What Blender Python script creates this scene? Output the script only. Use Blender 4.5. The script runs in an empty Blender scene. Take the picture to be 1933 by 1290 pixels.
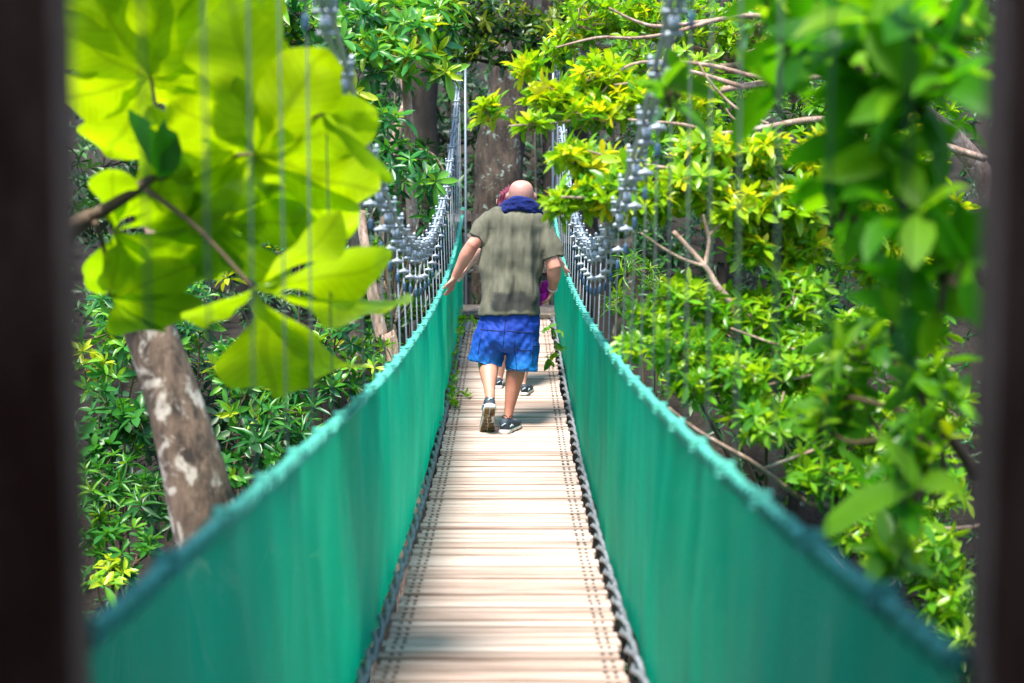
import bpy, bmesh, math, random
import numpy as np
from mathutils import Vector, Matrix, noise as mnoise

R = math.radians
PI = math.pi
rng = np.random.default_rng(11)
random.seed(5)
scn = bpy.context.scene
col = scn.collection

# ------------------------------------------------------------------ camera frame
FPX = 2685.0
PITCH = math.atan(268 / FPX)
CAM = Vector((0, 0, 1.5))
FWD = Vector((0, math.cos(PITCH), -math.sin(PITCH)))
UP = Vector((0, math.sin(PITCH), math.cos(PITCH)))

def P(px, py, d):
    """surveyed point: photo pixel + measured distance -> metres in the place"""
    return CAM + d * (FWD + Vector((1, 0, 0)) * ((px - 966.5) / FPX) - UP * ((py - 645) / FPX))

# ------------------------------------------------------------------ helpers
def tag(o, label=None, cat=None, group=None, kind=None):
    if label: o['label'] = label
    if cat: o['category'] = cat
    if group: o['group'] = group
    if kind: o['kind'] = kind
    return o

def thing(name, label, cat, loc=(0, 0, 0), group=None):
    o = bpy.data.objects.new(name, None)
    o.location = loc
    o.empty_display_size = .1
    col.objects.link(o)
    return tag(o, label, cat, group)

def link_mesh(name, me, mats, parent=None):
    o = bpy.data.objects.new(name, me)
    for m in (mats if isinstance(mats, (list, tuple)) else [mats]):
        me.materials.append(m)
    col.objects.link(o)
    if parent is not None:
        o.parent = parent
        r = parent
        off = Vector((0, 0, 0))
        while r is not None:
            off += Vector(r.location)
            r = r.parent
        o.location = -off          # meshes are authored in world metres
    return o

def obj(name, bm, mats, parent=None, smooth=True):
    me = bpy.data.meshes.new(name)
    bm.to_mesh(me); bm.free()
    if smooth:
        me.polygons.foreach_set('use_smooth', [True] * len(me.polygons))
    return link_mesh(name, me, mats, parent)

def catmull(pts, sub):
    out = []
    n = len(pts)
    for i in range(n - 1):
        p0, p1, p2, p3 = pts[max(i - 1, 0)], pts[i], pts[i + 1], pts[min(i + 2, n - 1)]
        for k in range(sub):
            t = k / sub
            out.append(.5 * ((2 * p1) + (p2 - p0) * t + (2 * p0 - 5 * p1 + 4 * p2 - p3) * t * t + (3 * p1 - p0 - 3 * p2 + p3) * t ** 3))
    out.append(pts[-1])
    return out

def tube(bm, pts, rad, seg=8, sub=1, caps=True, side=None, round_end=(0, 0), mat=0, wob=0):
    """loft of rings; rad entries are r or (r_side, r_other)"""
    pts = [Vector(p) for p in pts]
    if not isinstance(rad, (list, tuple)):
        rad = [rad] * len(pts)
    rad = [Vector(r) if isinstance(r, (list, tuple)) else Vector((r, r)) for r in rad]
    if sub > 1:
        pts = catmull(pts, sub); rad = catmull(rad, sub)
    def tangent(i):
        a = pts[max(i - 1, 0)]; b = pts[min(i + 1, len(pts) - 1)]
        t = (b - a)
        return t.normalized() if t.length > 1e-9 else Vector((0, 0, 1))
    rings = []
    items = [(pts[i], tangent(i), rad[i]) for i in range(len(pts))]
    if round_end[0]:
        p, t, r = items[0]
        pre = [(p - t * (r[0] + r[1]) * .5 * math.sin(a), t, r * max(math.cos(a), .05)) for a in (1.5, 1.2, .8, .4)]
        items = pre + items
    if round_end[1]:
        p, t, r = items[-1]
        items = items + [(p + t * (r[0] + r[1]) * .5 * math.sin(a), t, r * max(math.cos(a), .05)) for a in (.4, .8, 1.2, 1.5)]
    prev = None
    for p, t, r in items:
        if side is not None:
            s = Vector(side) - t * Vector(side).dot(t)
        elif prev is None:
            a = Vector((1, 0, 0)) if abs(t.x) < .8 else Vector((0, 0, 1))
            s = a - t * a.dot(t)
        else:
            s = prev - t * prev.dot(t)
        if s.length < 1e-6: s = t.orthogonal()
        s.normalize(); prev = s
        o = t.cross(s)
        ring = []
        for k in range(seg):
            a = 2 * PI * k / seg
            f = 1
            if wob:
                f = 1 + wob * mnoise.noise(Vector((p.x * 3 + math.cos(a), p.y * 3 + math.sin(a), p.z * 2)))
            ring.append(bm.verts.new(p + (s * math.cos(a) * r[0] + o * math.sin(a) * r[1]) * f))
        rings.append(ring)
    for a, b in zip(rings, rings[1:]):
        for k in range(seg):
            f = bm.faces.new((a[k], a[(k + 1) % seg], b[(k + 1) % seg], b[k])); f.material_index = mat
    if caps:
        bm.faces.new(rings[0][::-1]).material_index = mat
        bm.faces.new(rings[-1]).material_index = mat
    return bm

def box(bm, lo, hi, mat=0, bev=0):
    c = [(a + b) / 2 for a, b in zip(lo, hi)]
    r = bmesh.ops.create_cube(bm, size=1, matrix=Matrix.Translation(c) @ Matrix.Diagonal((*[b - a for a, b in zip(lo, hi)], 1)))
    fs = {f for v in r['verts'] for f in v.link_faces}
    for f in fs: f.material_index = mat
    if bev:
        es = {e for v in r['verts'] for e in v.link_edges}
        bmesh.ops.bevel(bm, geom=list(es), offset=bev, segments=2, affect='EDGES')

def beam(bm, a, b, w, h, mat=0):
    a = Vector(a); b = Vector(b)
    t = (b - a).normalized()
    s = t.cross(Vector((0, 0, 1)))
    s = s.normalized() if s.length > 1e-3 else Vector((1, 0, 0))
    u = s.cross(t)
    vs = [[bm.verts.new(p + s * x * w / 2 + u * z * h / 2) for x, z in ((-1, -1), (1, -1), (1, 1), (-1, 1))] for p in (a, b)]
    for k in range(4):
        bm.faces.new((vs[0][k], vs[0][(k + 1) % 4], vs[1][(k + 1) % 4], vs[1][k])).material_index = mat
    bm.faces.new(vs[0][::-1]).material_index = mat
    bm.faces.new(vs[1]).material_index = mat
    bmesh.ops.recalc_face_normals(bm, faces=bm.faces)

# ------------------------------------------------------------------ materials
def new_mat(name):
    m = bpy.data.materials.new(name)
    m.use_nodes = True
    nt = m.node_tree
    return m, nt, nt.nodes['Principled BSDF']

def N(nt, kind, **kw):
    n = nt.nodes.new(kind)
    for k, v in kw.items():
        if k in n.inputs: n.inputs[k].default_value = v
        else: setattr(n, k, v)
    return n

def ramp(nt, fac, stops, interp='LINEAR'):
    r = nt.nodes.new('ShaderNodeValToRGB')
    r.color_ramp.interpolation = interp
    e = r.color_ramp.elements
    while len(e) < len(stops): e.new(.5)
    for k, (p, c) in enumerate(stops):
        e[k].position = p; e[k].color = (*c, 1)
    nt.links.new(fac, r.inputs[0])
    return r.outputs[0]

def noise_tex(nt, scale, detail=4, coords='Object', stretch=(1, 1, 1), rough=.55, dist=0):
    tc = nt.nodes.new('ShaderNodeTexCoord')
    mp = nt.nodes.new('ShaderNodeMapping')
    mp.inputs['Scale'].default_value = stretch
    nt.links.new(tc.outputs[coords], mp.inputs[0])
    n = N(nt, 'ShaderNodeTexNoise', Scale=scale, Detail=detail, Roughness=rough, Distortion=dist)
    nt.links.new(mp.outputs[0], n.inputs['Vector'])
    return n.outputs['Fac']

def bump(nt, height, bsdf, strength=.4, dist=.01):
    b = N(nt, 'ShaderNodeBump', Strength=strength, Distance=dist)
    nt.links.new(height, b.inputs['Height'])
    nt.links.new(b.outputs[0], bsdf.inputs['Normal'])
    return b

def leaf_mat(name, stops, rough=.34, spec=.5, trans=.4, tcol=(1.5, 1.35, .5), veins=False):
    m, nt, b = new_mat(name)
    at = N(nt, 'ShaderNodeAttribute'); at.attribute_name = 'rnd'
    c = ramp(nt, at.outputs['Fac'], stops)
    nz = noise_tex(nt, 14, 3)
    hs = nt.nodes.new('ShaderNodeHueSaturation')
    mr = N(nt, 'ShaderNodeMapRange'); mr.inputs[3].default_value = .75; mr.inputs[4].default_value = 1.25
    nt.links.new(nz, mr.inputs[0]); nt.links.new(mr.outputs[0], hs.inputs['Value']); nt.links.new(c, hs.inputs['Color'])
    csrc = hs.outputs[0]
    if veins:
        uvn = N(nt, 'ShaderNodeAttribute'); uvn.attribute_name = 'leafuv'
        sep = nt.nodes.new('ShaderNodeSeparateXYZ'); nt.links.new(uvn.outputs['Vector'], sep.inputs[0])
        ab = N(nt, 'ShaderNodeMath', operation='ABSOLUTE'); nt.links.new(sep.outputs[0], ab.inputs[0])
        # side veins: bands slanting from the midrib
        ma = N(nt, 'ShaderNodeMath', operation='MULTIPLY_ADD'); ma.inputs[1].default_value = -6.0
        nt.links.new(ab.outputs[0], ma.inputs[0])
        m2 = N(nt, 'ShaderNodeMath', operation='MULTIPLY'); m2.inputs[1].default_value = 14 * 1.0
        nt.links.new(sep.outputs[1], m2.inputs[0]); nt.links.new(m2.outputs[0], ma.inputs[2])
        fr = N(nt, 'ShaderNodeMath', operation='PINGPONG'); fr.inputs[1].default_value = .5
        nt.links.new(ma.outputs[0], fr.inputs[0])
        side = N(nt, 'ShaderNodeMath', operation='LESS_THAN'); side.inputs[1].default_value = .05
        nt.links.new(fr.outputs[0], side.inputs[0])
        mid = N(nt, 'ShaderNodeMath', operation='LESS_THAN'); mid.inputs[1].default_value = .04
        nt.links.new(ab.outputs[0], mid.inputs[0])
        mx0 = N(nt, 'ShaderNodeMath', operation='MAXIMUM')
        nt.links.new(side.outputs[0], mx0.inputs[0]); nt.links.new(mid.outputs[0], mx0.inputs[1])
        sc = N(nt, 'ShaderNodeMath', operation='MULTIPLY'); sc.inputs[1].default_value = .3
        nt.links.new(mx0.outputs[0], sc.inputs[0])
        mix = N(nt, 'ShaderNodeMix', data_type='RGBA')
        nt.links.new(sc.outputs[0], mix.inputs[0]); nt.links.new(csrc, mix.inputs[6]); mix.inputs[7].default_value = (.05, .12, .01, 1)
        csrc = mix.outputs[2]
    nt.links.new(csrc, b.inputs['Base Color'])
    b.inputs['Roughness'].default_value = rough
    b.inputs['Specular IOR Level'].default_value = spec
    bump(nt, nz, b, .25, .004)
    tr = nt.nodes.new('ShaderNodeBsdfTranslucent')
    mul = N(nt, 'ShaderNodeMix', data_type='RGBA', blend_type='MULTIPLY')
    mul.inputs[0].default_value = 1
    nt.links.new(csrc, mul.inputs[6]); mul.inputs[7].default_value = (*tcol, 1)
    nt.links.new(mul.outputs[2], tr.inputs['Color'])
    ms = N(nt, 'ShaderNodeMixShader'); ms.inputs[0].default_value = trans
    nt.links.new(b.outputs[0], ms.inputs[1]); nt.links.new(tr.outputs[0], ms.inputs[2])
    nt.links.new(ms.outputs[0], nt.nodes['Material Output'].inputs['Surface'])
    return m

def bark_mat(name, dark, light, lichen=(.45, .48, .42), amount=.62, scale=6, lsc=5):
    m, nt, b = new_mat(name)
    n1 = noise_tex(nt, scale, 8, stretch=(1, 1, .35), rough=.7)
    c1 = ramp(nt, n1, [(.38, dark), (.62, light)])
    n2 = noise_tex(nt, lsc, 5, rough=.65, dist=.6)
    f = ramp(nt, n2, [(amount - .02, (0, 0, 0)), (amount + .05, (1, 1, 1))])
    mix = N(nt, 'ShaderNodeMix', data_type='RGBA')
    nt.links.new(f, mix.inputs[0]); nt.links.new(c1, mix.inputs[6]); mix.inputs[7].default_value = (*lichen, 1)
    nt.links.new(mix.outputs[2], b.inputs['Base Color'])
    b.inputs['Roughness'].default_value = .9
    bump(nt, n1, b, .8, .03)
    return m

def plain(name, c, rough=.6, metal=0, var=.15, scale=20, spec=.5, bstr=0, bd=.005):
    m, nt, b = new_mat(name)
    nz = noise_tex(nt, scale, 5)
    lo = tuple(x * (1 - var) for x in c); hi = tuple(min(x * (1 + var), 1) for x in c)
    nt.links.new(ramp(nt, nz, [(.3, lo), (.7, hi)]), b.inputs['Base Color'])
    b.inputs['Roughness'].default_value = rough
    b.inputs['Metallic'].default_value = metal
    b.inputs['Specular IOR Level'].default_value = spec
    if bstr: bump(nt, nz, b, bstr, bd)
    return m

M = {}
M['leaf_mid'] = leaf_mat('leaf_mid', [(0, (.016, .10, .018)), (.45, (.035, .19, .02)), (.8, (.11, .32, .02)), (1, (.28, .42, .02))], spec=.35)
M['leaf_rosette'] = leaf_mat('leaf_rosette', [(0, (.012, .09, .03)), (.4, (.035, .21, .03)), (.75, (.15, .38, .02)), (1, (.44, .52, .02))], rough=.3, trans=.35, spec=.38)
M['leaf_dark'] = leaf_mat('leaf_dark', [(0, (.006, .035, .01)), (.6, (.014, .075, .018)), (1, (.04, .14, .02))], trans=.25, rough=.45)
M['leaf_olive'] = leaf_mat('leaf_olive', [(0, (.012, .06, .012)), (.5, (.05, .13, .01)), (1, (.26, .30, .015))], trans=.4)
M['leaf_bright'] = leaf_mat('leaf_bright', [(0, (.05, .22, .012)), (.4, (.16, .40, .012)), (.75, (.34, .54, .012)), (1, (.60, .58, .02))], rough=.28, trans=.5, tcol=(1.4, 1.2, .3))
M['leaf_grass'] = leaf_mat('leaf_fresh', [(0, (.045, .19, .012)), (.5, (.11, .34, .012)), (1, (.32, .50, .015))], rough=.3, trans=.45, tcol=(1.4, 1.3, .3))
M['leaf_near'] = leaf_mat('leaf_near', [(0, (.02, .14, .006)), (.5, (.06, .28, .006)), (1, (.22, .48, .008))], rough=.45, spec=.3, trans=.6, tcol=(1.3, 1.3, .2))
M['leaf_palmate'] = leaf_mat('leaf_palmate', [(0, (.11, .30, .008)), (.5, (.27, .50, .006)), (1, (.42, .62, .008))], rough=.22, trans=.62, tcol=(1.45, 1.2, .2), veins=True)
M['leaf_litter'] = leaf_mat('leaf_litter', [(0, (.10, .05, .02)), (.6, (.26, .15, .06)), (1, (.45, .32, .18))], rough=.8, trans=.2, tcol=(1, .8, .5))
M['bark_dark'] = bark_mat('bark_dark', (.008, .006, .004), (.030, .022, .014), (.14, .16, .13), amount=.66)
M['bark_big'] = bark_mat('bark_big', (.012, .008, .005), (.070, .050, .034), (.20, .26, .23), .60, 12, 11)
M['bark_lean'] = bark_mat('bark_lean', (.03, .022, .017), (.22, .145, .10), (.52, .46, .39), .565, 18, 9)
M['bark_pale'] = bark_mat('bark_pale', (.22, .13, .09), (.50, .36, .28), (.62, .52, .45), .6, 20, 12)
M['bark_grey'] = bark_mat('bark_grey', (.07, .05, .035), (.24, .19, .14), (.45, .44, .38), .6, 14, 9)
M['twig'] = plain('twig', (.10, .065, .035), .85)

def wood_mat(name, stops, grain=(1.2, 26, 26), rough=.7):
    m, nt, b = new_mat(name)
    at = N(nt, 'ShaderNodeAttribute'); at.attribute_name = 'rnd'
    tc = nt.nodes.new('ShaderNodeTexCoord'); mp = nt.nodes.new('ShaderNodeMapping')
    mp.inputs['Scale'].default_value = grain
    nt.links.new(tc.outputs['Object'], mp.inputs[0])
    off = N(nt, 'ShaderNodeVectorMath', operation='ADD')
    cx = nt.nodes.new('ShaderNodeCombineXYZ')
    mm = N(nt, 'ShaderNodeMath', operation='MULTIPLY'); mm.inputs[1].default_value = 37
    nt.links.new(at.outputs['Fac'], mm.inputs[0]); nt.links.new(mm.outputs[0], cx.inputs[0]); nt.links.new(mm.outputs[0], cx.inputs[2])
    nt.links.new(mp.outputs[0], off.inputs[0]); nt.links.new(cx.outputs[0], off.inputs[1])
    n = N(nt, 'ShaderNodeTexNoise', Scale=1.6, Detail=6, Roughness=.6, Distortion=.4)
    nt.links.new(off.outputs[0], n.inputs['Vector'])
    add = N(nt, 'ShaderNodeMath', operation='MULTIPLY_ADD'); add.inputs[1].default_value = .34
    nt.links.new(at.outputs['Fac'], add.inputs[0]); 
    sub = N(nt, 'ShaderNodeMath', operation='SUBTRACT'); sub.inputs[1].default_value = .15
    nt.links.new(n.outputs['Fac'], sub.inputs[0]); nt.links.new(sub.outputs[0], add.inputs[2])
    nt.links.new(ramp(nt, add.outputs[0], stops), b.inputs['Base Color'])
    b.inputs['Roughness'].default_value = rough
    bump(nt, n.outputs['Fac'], b, .5, .004)
    return m
M['deck_wood'] = wood_mat('deck_wood', [(.08, (.07, .034, .026)), (.27, (.25, .165, .13)), (.5, (.44, .325, .275)), (.85, (.60, .495, .44))])
M['post_wood'] = bark_mat('post_wood', (.12, .05, .034), (.30, .17, .12), (.33, .23, .17), .62, 7, 3)
M['rail_wood'] = bark_mat('rail_wood', (.05, .04, .033), (.13, .11, .09), (.34, .32, .29), .6, 12, 6)
M['black'] = plain('black', (.012, .011, .012), .7)
M['steel'] = plain('steel', (.32, .38, .43), .42, .35, .12, 60)
M['steel_white'] = plain('steel_white', (.30, .35, .39), .45, .3, .15, 60)
M['steel_shaded'] = plain('steel_shaded', (.045, .075, .065), .85, 0, .3, 60)  # hanger steel with the near end's shade put into its colour
M['steel_blue'] = plain('steel_blue', (.05, .11, .19), .45, .4, .3, 60)
M['cable_grey'] = plain('cable_grey', (.21, .22, .25), .5, .4, .5, 45, bstr=.5)
M['rope_teal'] = plain('rope_teal', (.07, .42, .33), .7, 0, .25, 40, bstr=.5)

def net_mat():
    m, nt, b = new_mat('netting')
    tc = nt.nodes.new('ShaderNodeTexCoord')
    w = []
    for ax, sc in (('Y', 34), ('Z', 34)):
        wv = N(nt, 'ShaderNodeTexWave', Scale=sc, Distortion=.3, bands_direction=ax)
        nt.links.new(tc.outputs['Object'], wv.inputs['Vector']); w.append(wv.outputs['Fac'])
    mx = N(nt, 'ShaderNodeMath', operation='MULTIPLY'); nt.links.new(w[0], mx.inputs[0]); nt.links.new(w[1], mx.inputs[1])
    n = noise_tex(nt, 2.0, 6, stretch=(1, 2.6, .35), rough=.6)
    c = ramp(nt, n, [(.32, (.0, .17, .098)), (.66, (.0, .38, .215))])
    n2 = noise_tex(nt, 16, 5, stretch=(1, 5, .35), rough=.7)
    f = ramp(nt, n2, [(.64, (0, 0, 0)), (.76, (.4, .4, .4))])
    mix = N(nt, 'ShaderNodeMix', data_type='RGBA'); nt.links.new(f, mix.inputs[0]); nt.links.new(c, mix.inputs[6]); mix.inputs[7].default_value = (.25, .62, .52, 1)
    wr = N(nt, 'ShaderNodeMapRange'); wr.inputs[3].default_value = 1.25; wr.inputs[4].default_value = .35
    nt.links.new(mx.outputs[0], wr.inputs[0])
    hv = nt.nodes.new('ShaderNodeHueSaturation'); nt.links.new(mix.outputs[2], hv.inputs['Color']); nt.links.new(wr.outputs[0], hv.inputs['Value'])
    nt.links.new(hv.outputs[0], b.inputs['Base Color'])
    b.inputs['Roughness'].default_value = .5
    b.inputs['Specular IOR Level'].default_value = .06
    bump(nt, mx.outputs[0], b, .5, .004)
    tr = nt.nodes.new('ShaderNodeBsdfTranslucent'); tr.inputs[0].default_value = (.0, .60, .32, 1)
    ms = N(nt, 'ShaderNodeMixShader'); ms.inputs[0].default_value = .45
    nt.links.new(b.outputs[0], ms.inputs[1]); nt.links.new(tr.outputs[0], ms.inputs[2])
    tp = nt.nodes.new('ShaderNodeBsdfTransparent')
    hole = N(nt, 'ShaderNodeMath', operation='GREATER_THAN'); hole.inputs[1].default_value = .83
    nt.links.new(mx.outputs[0], hole.inputs[0])
    hm = N(nt, 'ShaderNodeMath', operation='MULTIPLY'); hm.inputs[1].default_value = .8
    nt.links.new(hole.outputs[0], hm.inputs[0])
    m3 = nt.nodes.new('ShaderNodeMixShader')
    nt.links.new(hm.outputs[0], m3.inputs[0]); nt.links.new(ms.outputs[0], m3.inputs[1]); nt.links.new(tp.outputs[0], m3.inputs[2])
    nt.links.new(m3.outputs[0], nt.nodes['Material Output'].inputs['Surface'])
    return m
M['net'] = net_mat()

def ground_mat():
    m, nt, b = new_mat('forest_floor')
    n = noise_tex(nt, 1.1, 10, rough=.7)
    n2 = noise_tex(nt, 22, 6, rough=.7)
    mx = N(nt, 'ShaderNodeMath', operation='MULTIPLY_ADD'); mx.inputs[1].default_value = .5
    nt.links.new(n2, mx.inputs[0]); 
    h = N(nt, 'ShaderNodeMath', operation='MULTIPLY'); h.inputs[1].default_value = .5
    nt.links.new(n, h.inputs[0]); nt.links.new(h.outputs[0], mx.inputs[2])
    nt.links.new(ramp(nt, mx.outputs[0], [(.35, (.006, .005, .003)), (.52, (.018, .013, .008)), (.7, (.06, .04, .022))]), b.inputs['Base Color'])
    b.inputs['Roughness'].default_value = .95
    bump(nt, n2, b, 1, .06)
    return m
M['ground'] = ground_mat()

# ------------------------------------------------------------------ terrain
def sstep(a, b, x):
    t = np.clip((x - a) / (b - a), 0, 1)
    return t * t * (3 - 2 * t)

def H(x, y):
    x = np.asarray(x, float); y = np.asarray(y, float)
    g = sstep(1.2, 4.5, y) * (1 - sstep(11, 15.2, y))
    z = .05 - 3.3 * g
    z = z + .40 * np.clip(y - 16.5, 0, 40) * (1 - .3 * sstep(30, 55, y))
    z = z + .10 * np.clip(np.abs(x) - 1.5, 0, 30) * (1 + .6 * g)
    z = z + .18 * np.sin(x * 1.3 + y * .7) * np.sin(y * .9 - x * .4) * sstep(1, 3, np.abs(x) + g * 3)
    z = z - .25 * (1 - sstep(.8, 2, np.abs(x))) * sstep(15, 16, y) * 0
    return z

def make_ground():
    n = 150
    xs = np.sign(np.linspace(-1, 1, n)) * np.abs(np.linspace(-1, 1, n)) ** 1.6 * 70
    ys = -40 + 130 * np.linspace(0, 1, n) ** 1.1
    X, Y = np.meshgrid(xs, ys)
    Z = H(X, Y) - .12
    v = np.stack([X, Y, Z], -1).reshape(-1, 3)
    i = np.arange(n * n).reshape(n, n)
    f = np.stack([i[:-1, :-1], i[:-1, 1:], i[1:, 1:], i[1:, :-1]], -1).reshape(-1, 4)
    me = bpy.data.meshes.new('ground')
    me.from_pydata(v.tolist(), [], f.tolist())
    me.polygons.foreach_set('use_smooth', [True] * len(f))
    o = link_mesh('ground', me, M['ground'])
    tag(o, kind='structure')
make_ground()

# ------------------------------------------------------------------ leaves
# template: (across, along, out of the blade)
def template(shape='oblong', droop=.22, fold=.18):
    if shape == 'oblong':
        rows = [(.0, .06), (.25, .62), (.55, 1.0), (.82, .74), (1.0, .0)]
    elif shape == 'oval':
        rows = [(.0, .08), (.2, .8), (.5, 1.0), (.78, .72), (1.0, .0)]
    elif shape == 'lobe':
        rows = [(.0, .03), (.12, .20), (.26, .42), (.42, .72), (.58, .92), (.72, 1.0), (.84, .84), (.93, .50), (1.0, .06)]
    else:
        rows = [(.0, .1), (.3, .9), (.6, .8), (1.0, .0)]
    V = []
    for v, w in rows:
        for u in (-1, 0, 1):
            V.append((u * w * .5, v, -droop * v * v + fold * abs(u) * w * .5 * (1 - .3 * v)))
    F = []
    for r in range(len(rows) - 1):
        for c in (0, 1):
            a = r * 3 + c
            F.append((a, a + 1, a + 4, a + 3))
    return np.array(V), np.array(F)
TPL = {k: template(k) for k in ('oblong', 'oval', 'lance')}
TPL['lobe'] = template('lobe', .14, .05)

def unit(a):
    return a / np.maximum(np.linalg.norm(a, axis=-1, keepdims=True), 1e-9)

def leaves_to_mesh(name, base, dr, nr, L, W, rnd, tpl, extra=None, bend=None):
    """one mesh of many small curved leaf blades; extra = list of (verts, faces) of twigs on material slot 1"""
    V, F = TPL[tpl]
    dr = unit(dr); nr = unit(nr - dr * np.sum(dr * nr, -1, keepdims=True))
    sd = np.cross(dr, nr)
    n = len(base)
    bw = np.ones(n) if bend is None else bend
    vv = (base[:, None, :] + dr[:, None, :] * (V[None, :, 1:2] * L[:, None, None])
          + sd[:, None, :] * (V[None, :, 0:1] * W[:, None, None])
          + nr[:, None, :] * (V[None, :, 2:3] * L[:, None, None] * bw[:, None, None]))
    if tpl == 'lobe':
        nr_ = len(V) // 3
        wob = rng.normal(0, .035, (n, nr_, 3))
        wob[:, 0] *= .1
        wob = np.repeat(wob[:, :, None, :], 3, 2).reshape(n, nr_ * 3, 3) * .5
        edge = rng.normal(0, .05, (n, len(V), 1)) * (np.abs(V[None, :, 0:1]) > .05)
        vv = vv + (sd[:, None] * (wob[..., 0:1] + edge * np.sign(V[None, :, 0:1])) + nr[:, None] * (wob[..., 1:2] + edge * .7)) * L[:, None, None]
    verts = vv.reshape(-1, 3)
    faces = (F[None] + (np.arange(n) * len(V))[:, None, None]).reshape(-1, 4)
    att = np.repeat(rnd, len(V))
    uv = np.tile(np.stack([V[:, 0], V[:, 1], V[:, 0] * 0], -1), (n, 1))
    nl = len(faces)
    if extra:
        k = len(verts)
        ev = np.concatenate([e[0] for e in extra]); ef = []
        for a, b in extra:
            ef.append(b + k); k += len(a)
        verts = np.concatenate([verts, ev]); faces = np.concatenate([faces] + ef)
        att = np.concatenate([att, np.full(len(ev), .5)]); uv = np.concatenate([uv, np.full((len(ev), 3), .5)])
    me = bpy.data.meshes.new(name)
    me.vertices.add(len(verts)); me.vertices.foreach_set('co', verts.astype(np.float32).ravel())
    me.loops.add(len(faces) * 4); me.loops.foreach_set('vertex_index', faces.astype(np.int32).ravel())
    me.polygons.add(len(faces))
    me.polygons.foreach_set('loop_start', np.arange(0, len(faces) * 4, 4, dtype=np.int32))
    mi = np.zeros(len(faces), np.int32); mi[nl:] = 1
    me.update(calc_edges=True); me.validate()
    me.polygons.foreach_set('use_smooth', np.ones(len(me.polygons), bool))
    if extra and len(me.polygons) == len(mi): me.polygons.foreach_set('material_index', mi)
    a = me.attributes.new('rnd', 'FLOAT', 'POINT'); a.data.foreach_set('value', att.astype(np.float32))
    a = me.attributes.new('leafuv', 'FLOAT_VECTOR', 'POINT'); a.data.foreach_set('vector', uv.astype(np.float32).ravel())
    return me

def twig_arrays(A, B, r0, r1, sag=.0):
    """many straight-ish three-sided twigs from A to B (n,3), with one bend"""
    n = len(A)
    out_v = []
    Mid = (A + B) / 2 + rng.normal(0, 1, (n, 3)) * np.linalg.norm(B - A, axis=1, keepdims=True) * .07
    t = unit(B - A)
    s = unit(np.cross(t, np.tile([[.31, .2, .93]], (n, 1)))); o = np.cross(t, s)
    rings = []
    for p, r in ((A, r0), (Mid, (r0 + r1) / 2), (B, r1)):
        for k in range(3):
            a = 2 * PI * k / 3
            rings.append(p + (s * math.cos(a) + o * math.sin(a)) * r)
    v = np.stack(rings, 1)   # n,9,3
    f = []
    for q in (0, 3):
        for k in range(3):
            f.append((q + k, q + (k + 1) % 3, q + 3 + (k + 1) % 3, q + 3 + k))
    f = np.array(f)
    faces = (f[None] + (np.arange(n) * 9)[:, None, None]).reshape(-1, 4)
    return v.reshape(-1, 3), faces

def rosettes(C, axis, nleaf, L, W, el=(50, 100), colour=(.5, .25), back=.15, tip_light=True):
    """whorls of leaves at tips C pointing along axis"""
    n = len(C)
    axis = unit(axis)
    ref = unit(np.cross(axis, rng.normal(0, 1, (n, 3)))); ref2 = np.cross(axis, ref)
    k = np.arange(nleaf)
    az = (k[None] * 2.399 + rng.uniform(0, 6.28, (n, 1)) + rng.normal(0, .25, (n, nleaf)))
    e = np.radians(el[0] + (el[1] - el[0]) * ((k[None] + .5) / nleaf) + rng.normal(0, 10, (n, nleaf)))
    rad = ref[:, None] * np.cos(az)[..., None] + ref2[:, None] * np.sin(az)[..., None]
    d = axis[:, None] * np.cos(e)[..., None] + rad * np.sin(e)[..., None]
    nr = axis[:, None] * np.sin(e)[..., None] - rad * np.cos(e)[..., None] + rng.normal(0, .22, (n, nleaf, 3))
    l = (L * rng.uniform(.75, 1.2, (n, 1)) * (.6 + .5 * (k[None] + 1) / nleaf)) * rng.uniform(.8, 1.15, (n, nleaf))
    base = C[:, None] - axis[:, None] * (back * L * rng.uniform(0, 1, (n, nleaf))[..., None])
    young = 1 - (k[None] + .5) / nleaf
    c = np.clip(rng.normal(colour[0], colour[1], (n, 1)) + rng.normal(0, .1, (n, nleaf)) + (.35 * (young - .5) if tip_light else 0), 0, 1)
    sh = (n * nleaf,)
    return (base.reshape(-1, 3), d.reshape(-1, 3), nr.reshape(-1, 3), l.reshape(sh), (l * W / L).reshape(sh) , c.reshape(sh), rng.uniform(.3, 1.7, sh))

def np_(v): return np.array(v[:])

def clump_points(cl):
    """cl = (px, py, rx, ry, d, dd, n): tips through an ellipsoid whose size is given by its angular size at d"""
    px, py, rx, ry, d, dd, n = cl[:7]
    c = np_(P(px, py, d))
    u = rng.normal(0, 1, (n, 3)); u = unit(u) * rng.uniform(0, 1, (n, 1)) ** (1 / 2.6)
    s = d / FPX
    q = c + np.stack([u[:, 0] * rx * s, u[:, 1] * dd, u[:, 2] * ry * s], -1)
    return q

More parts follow.
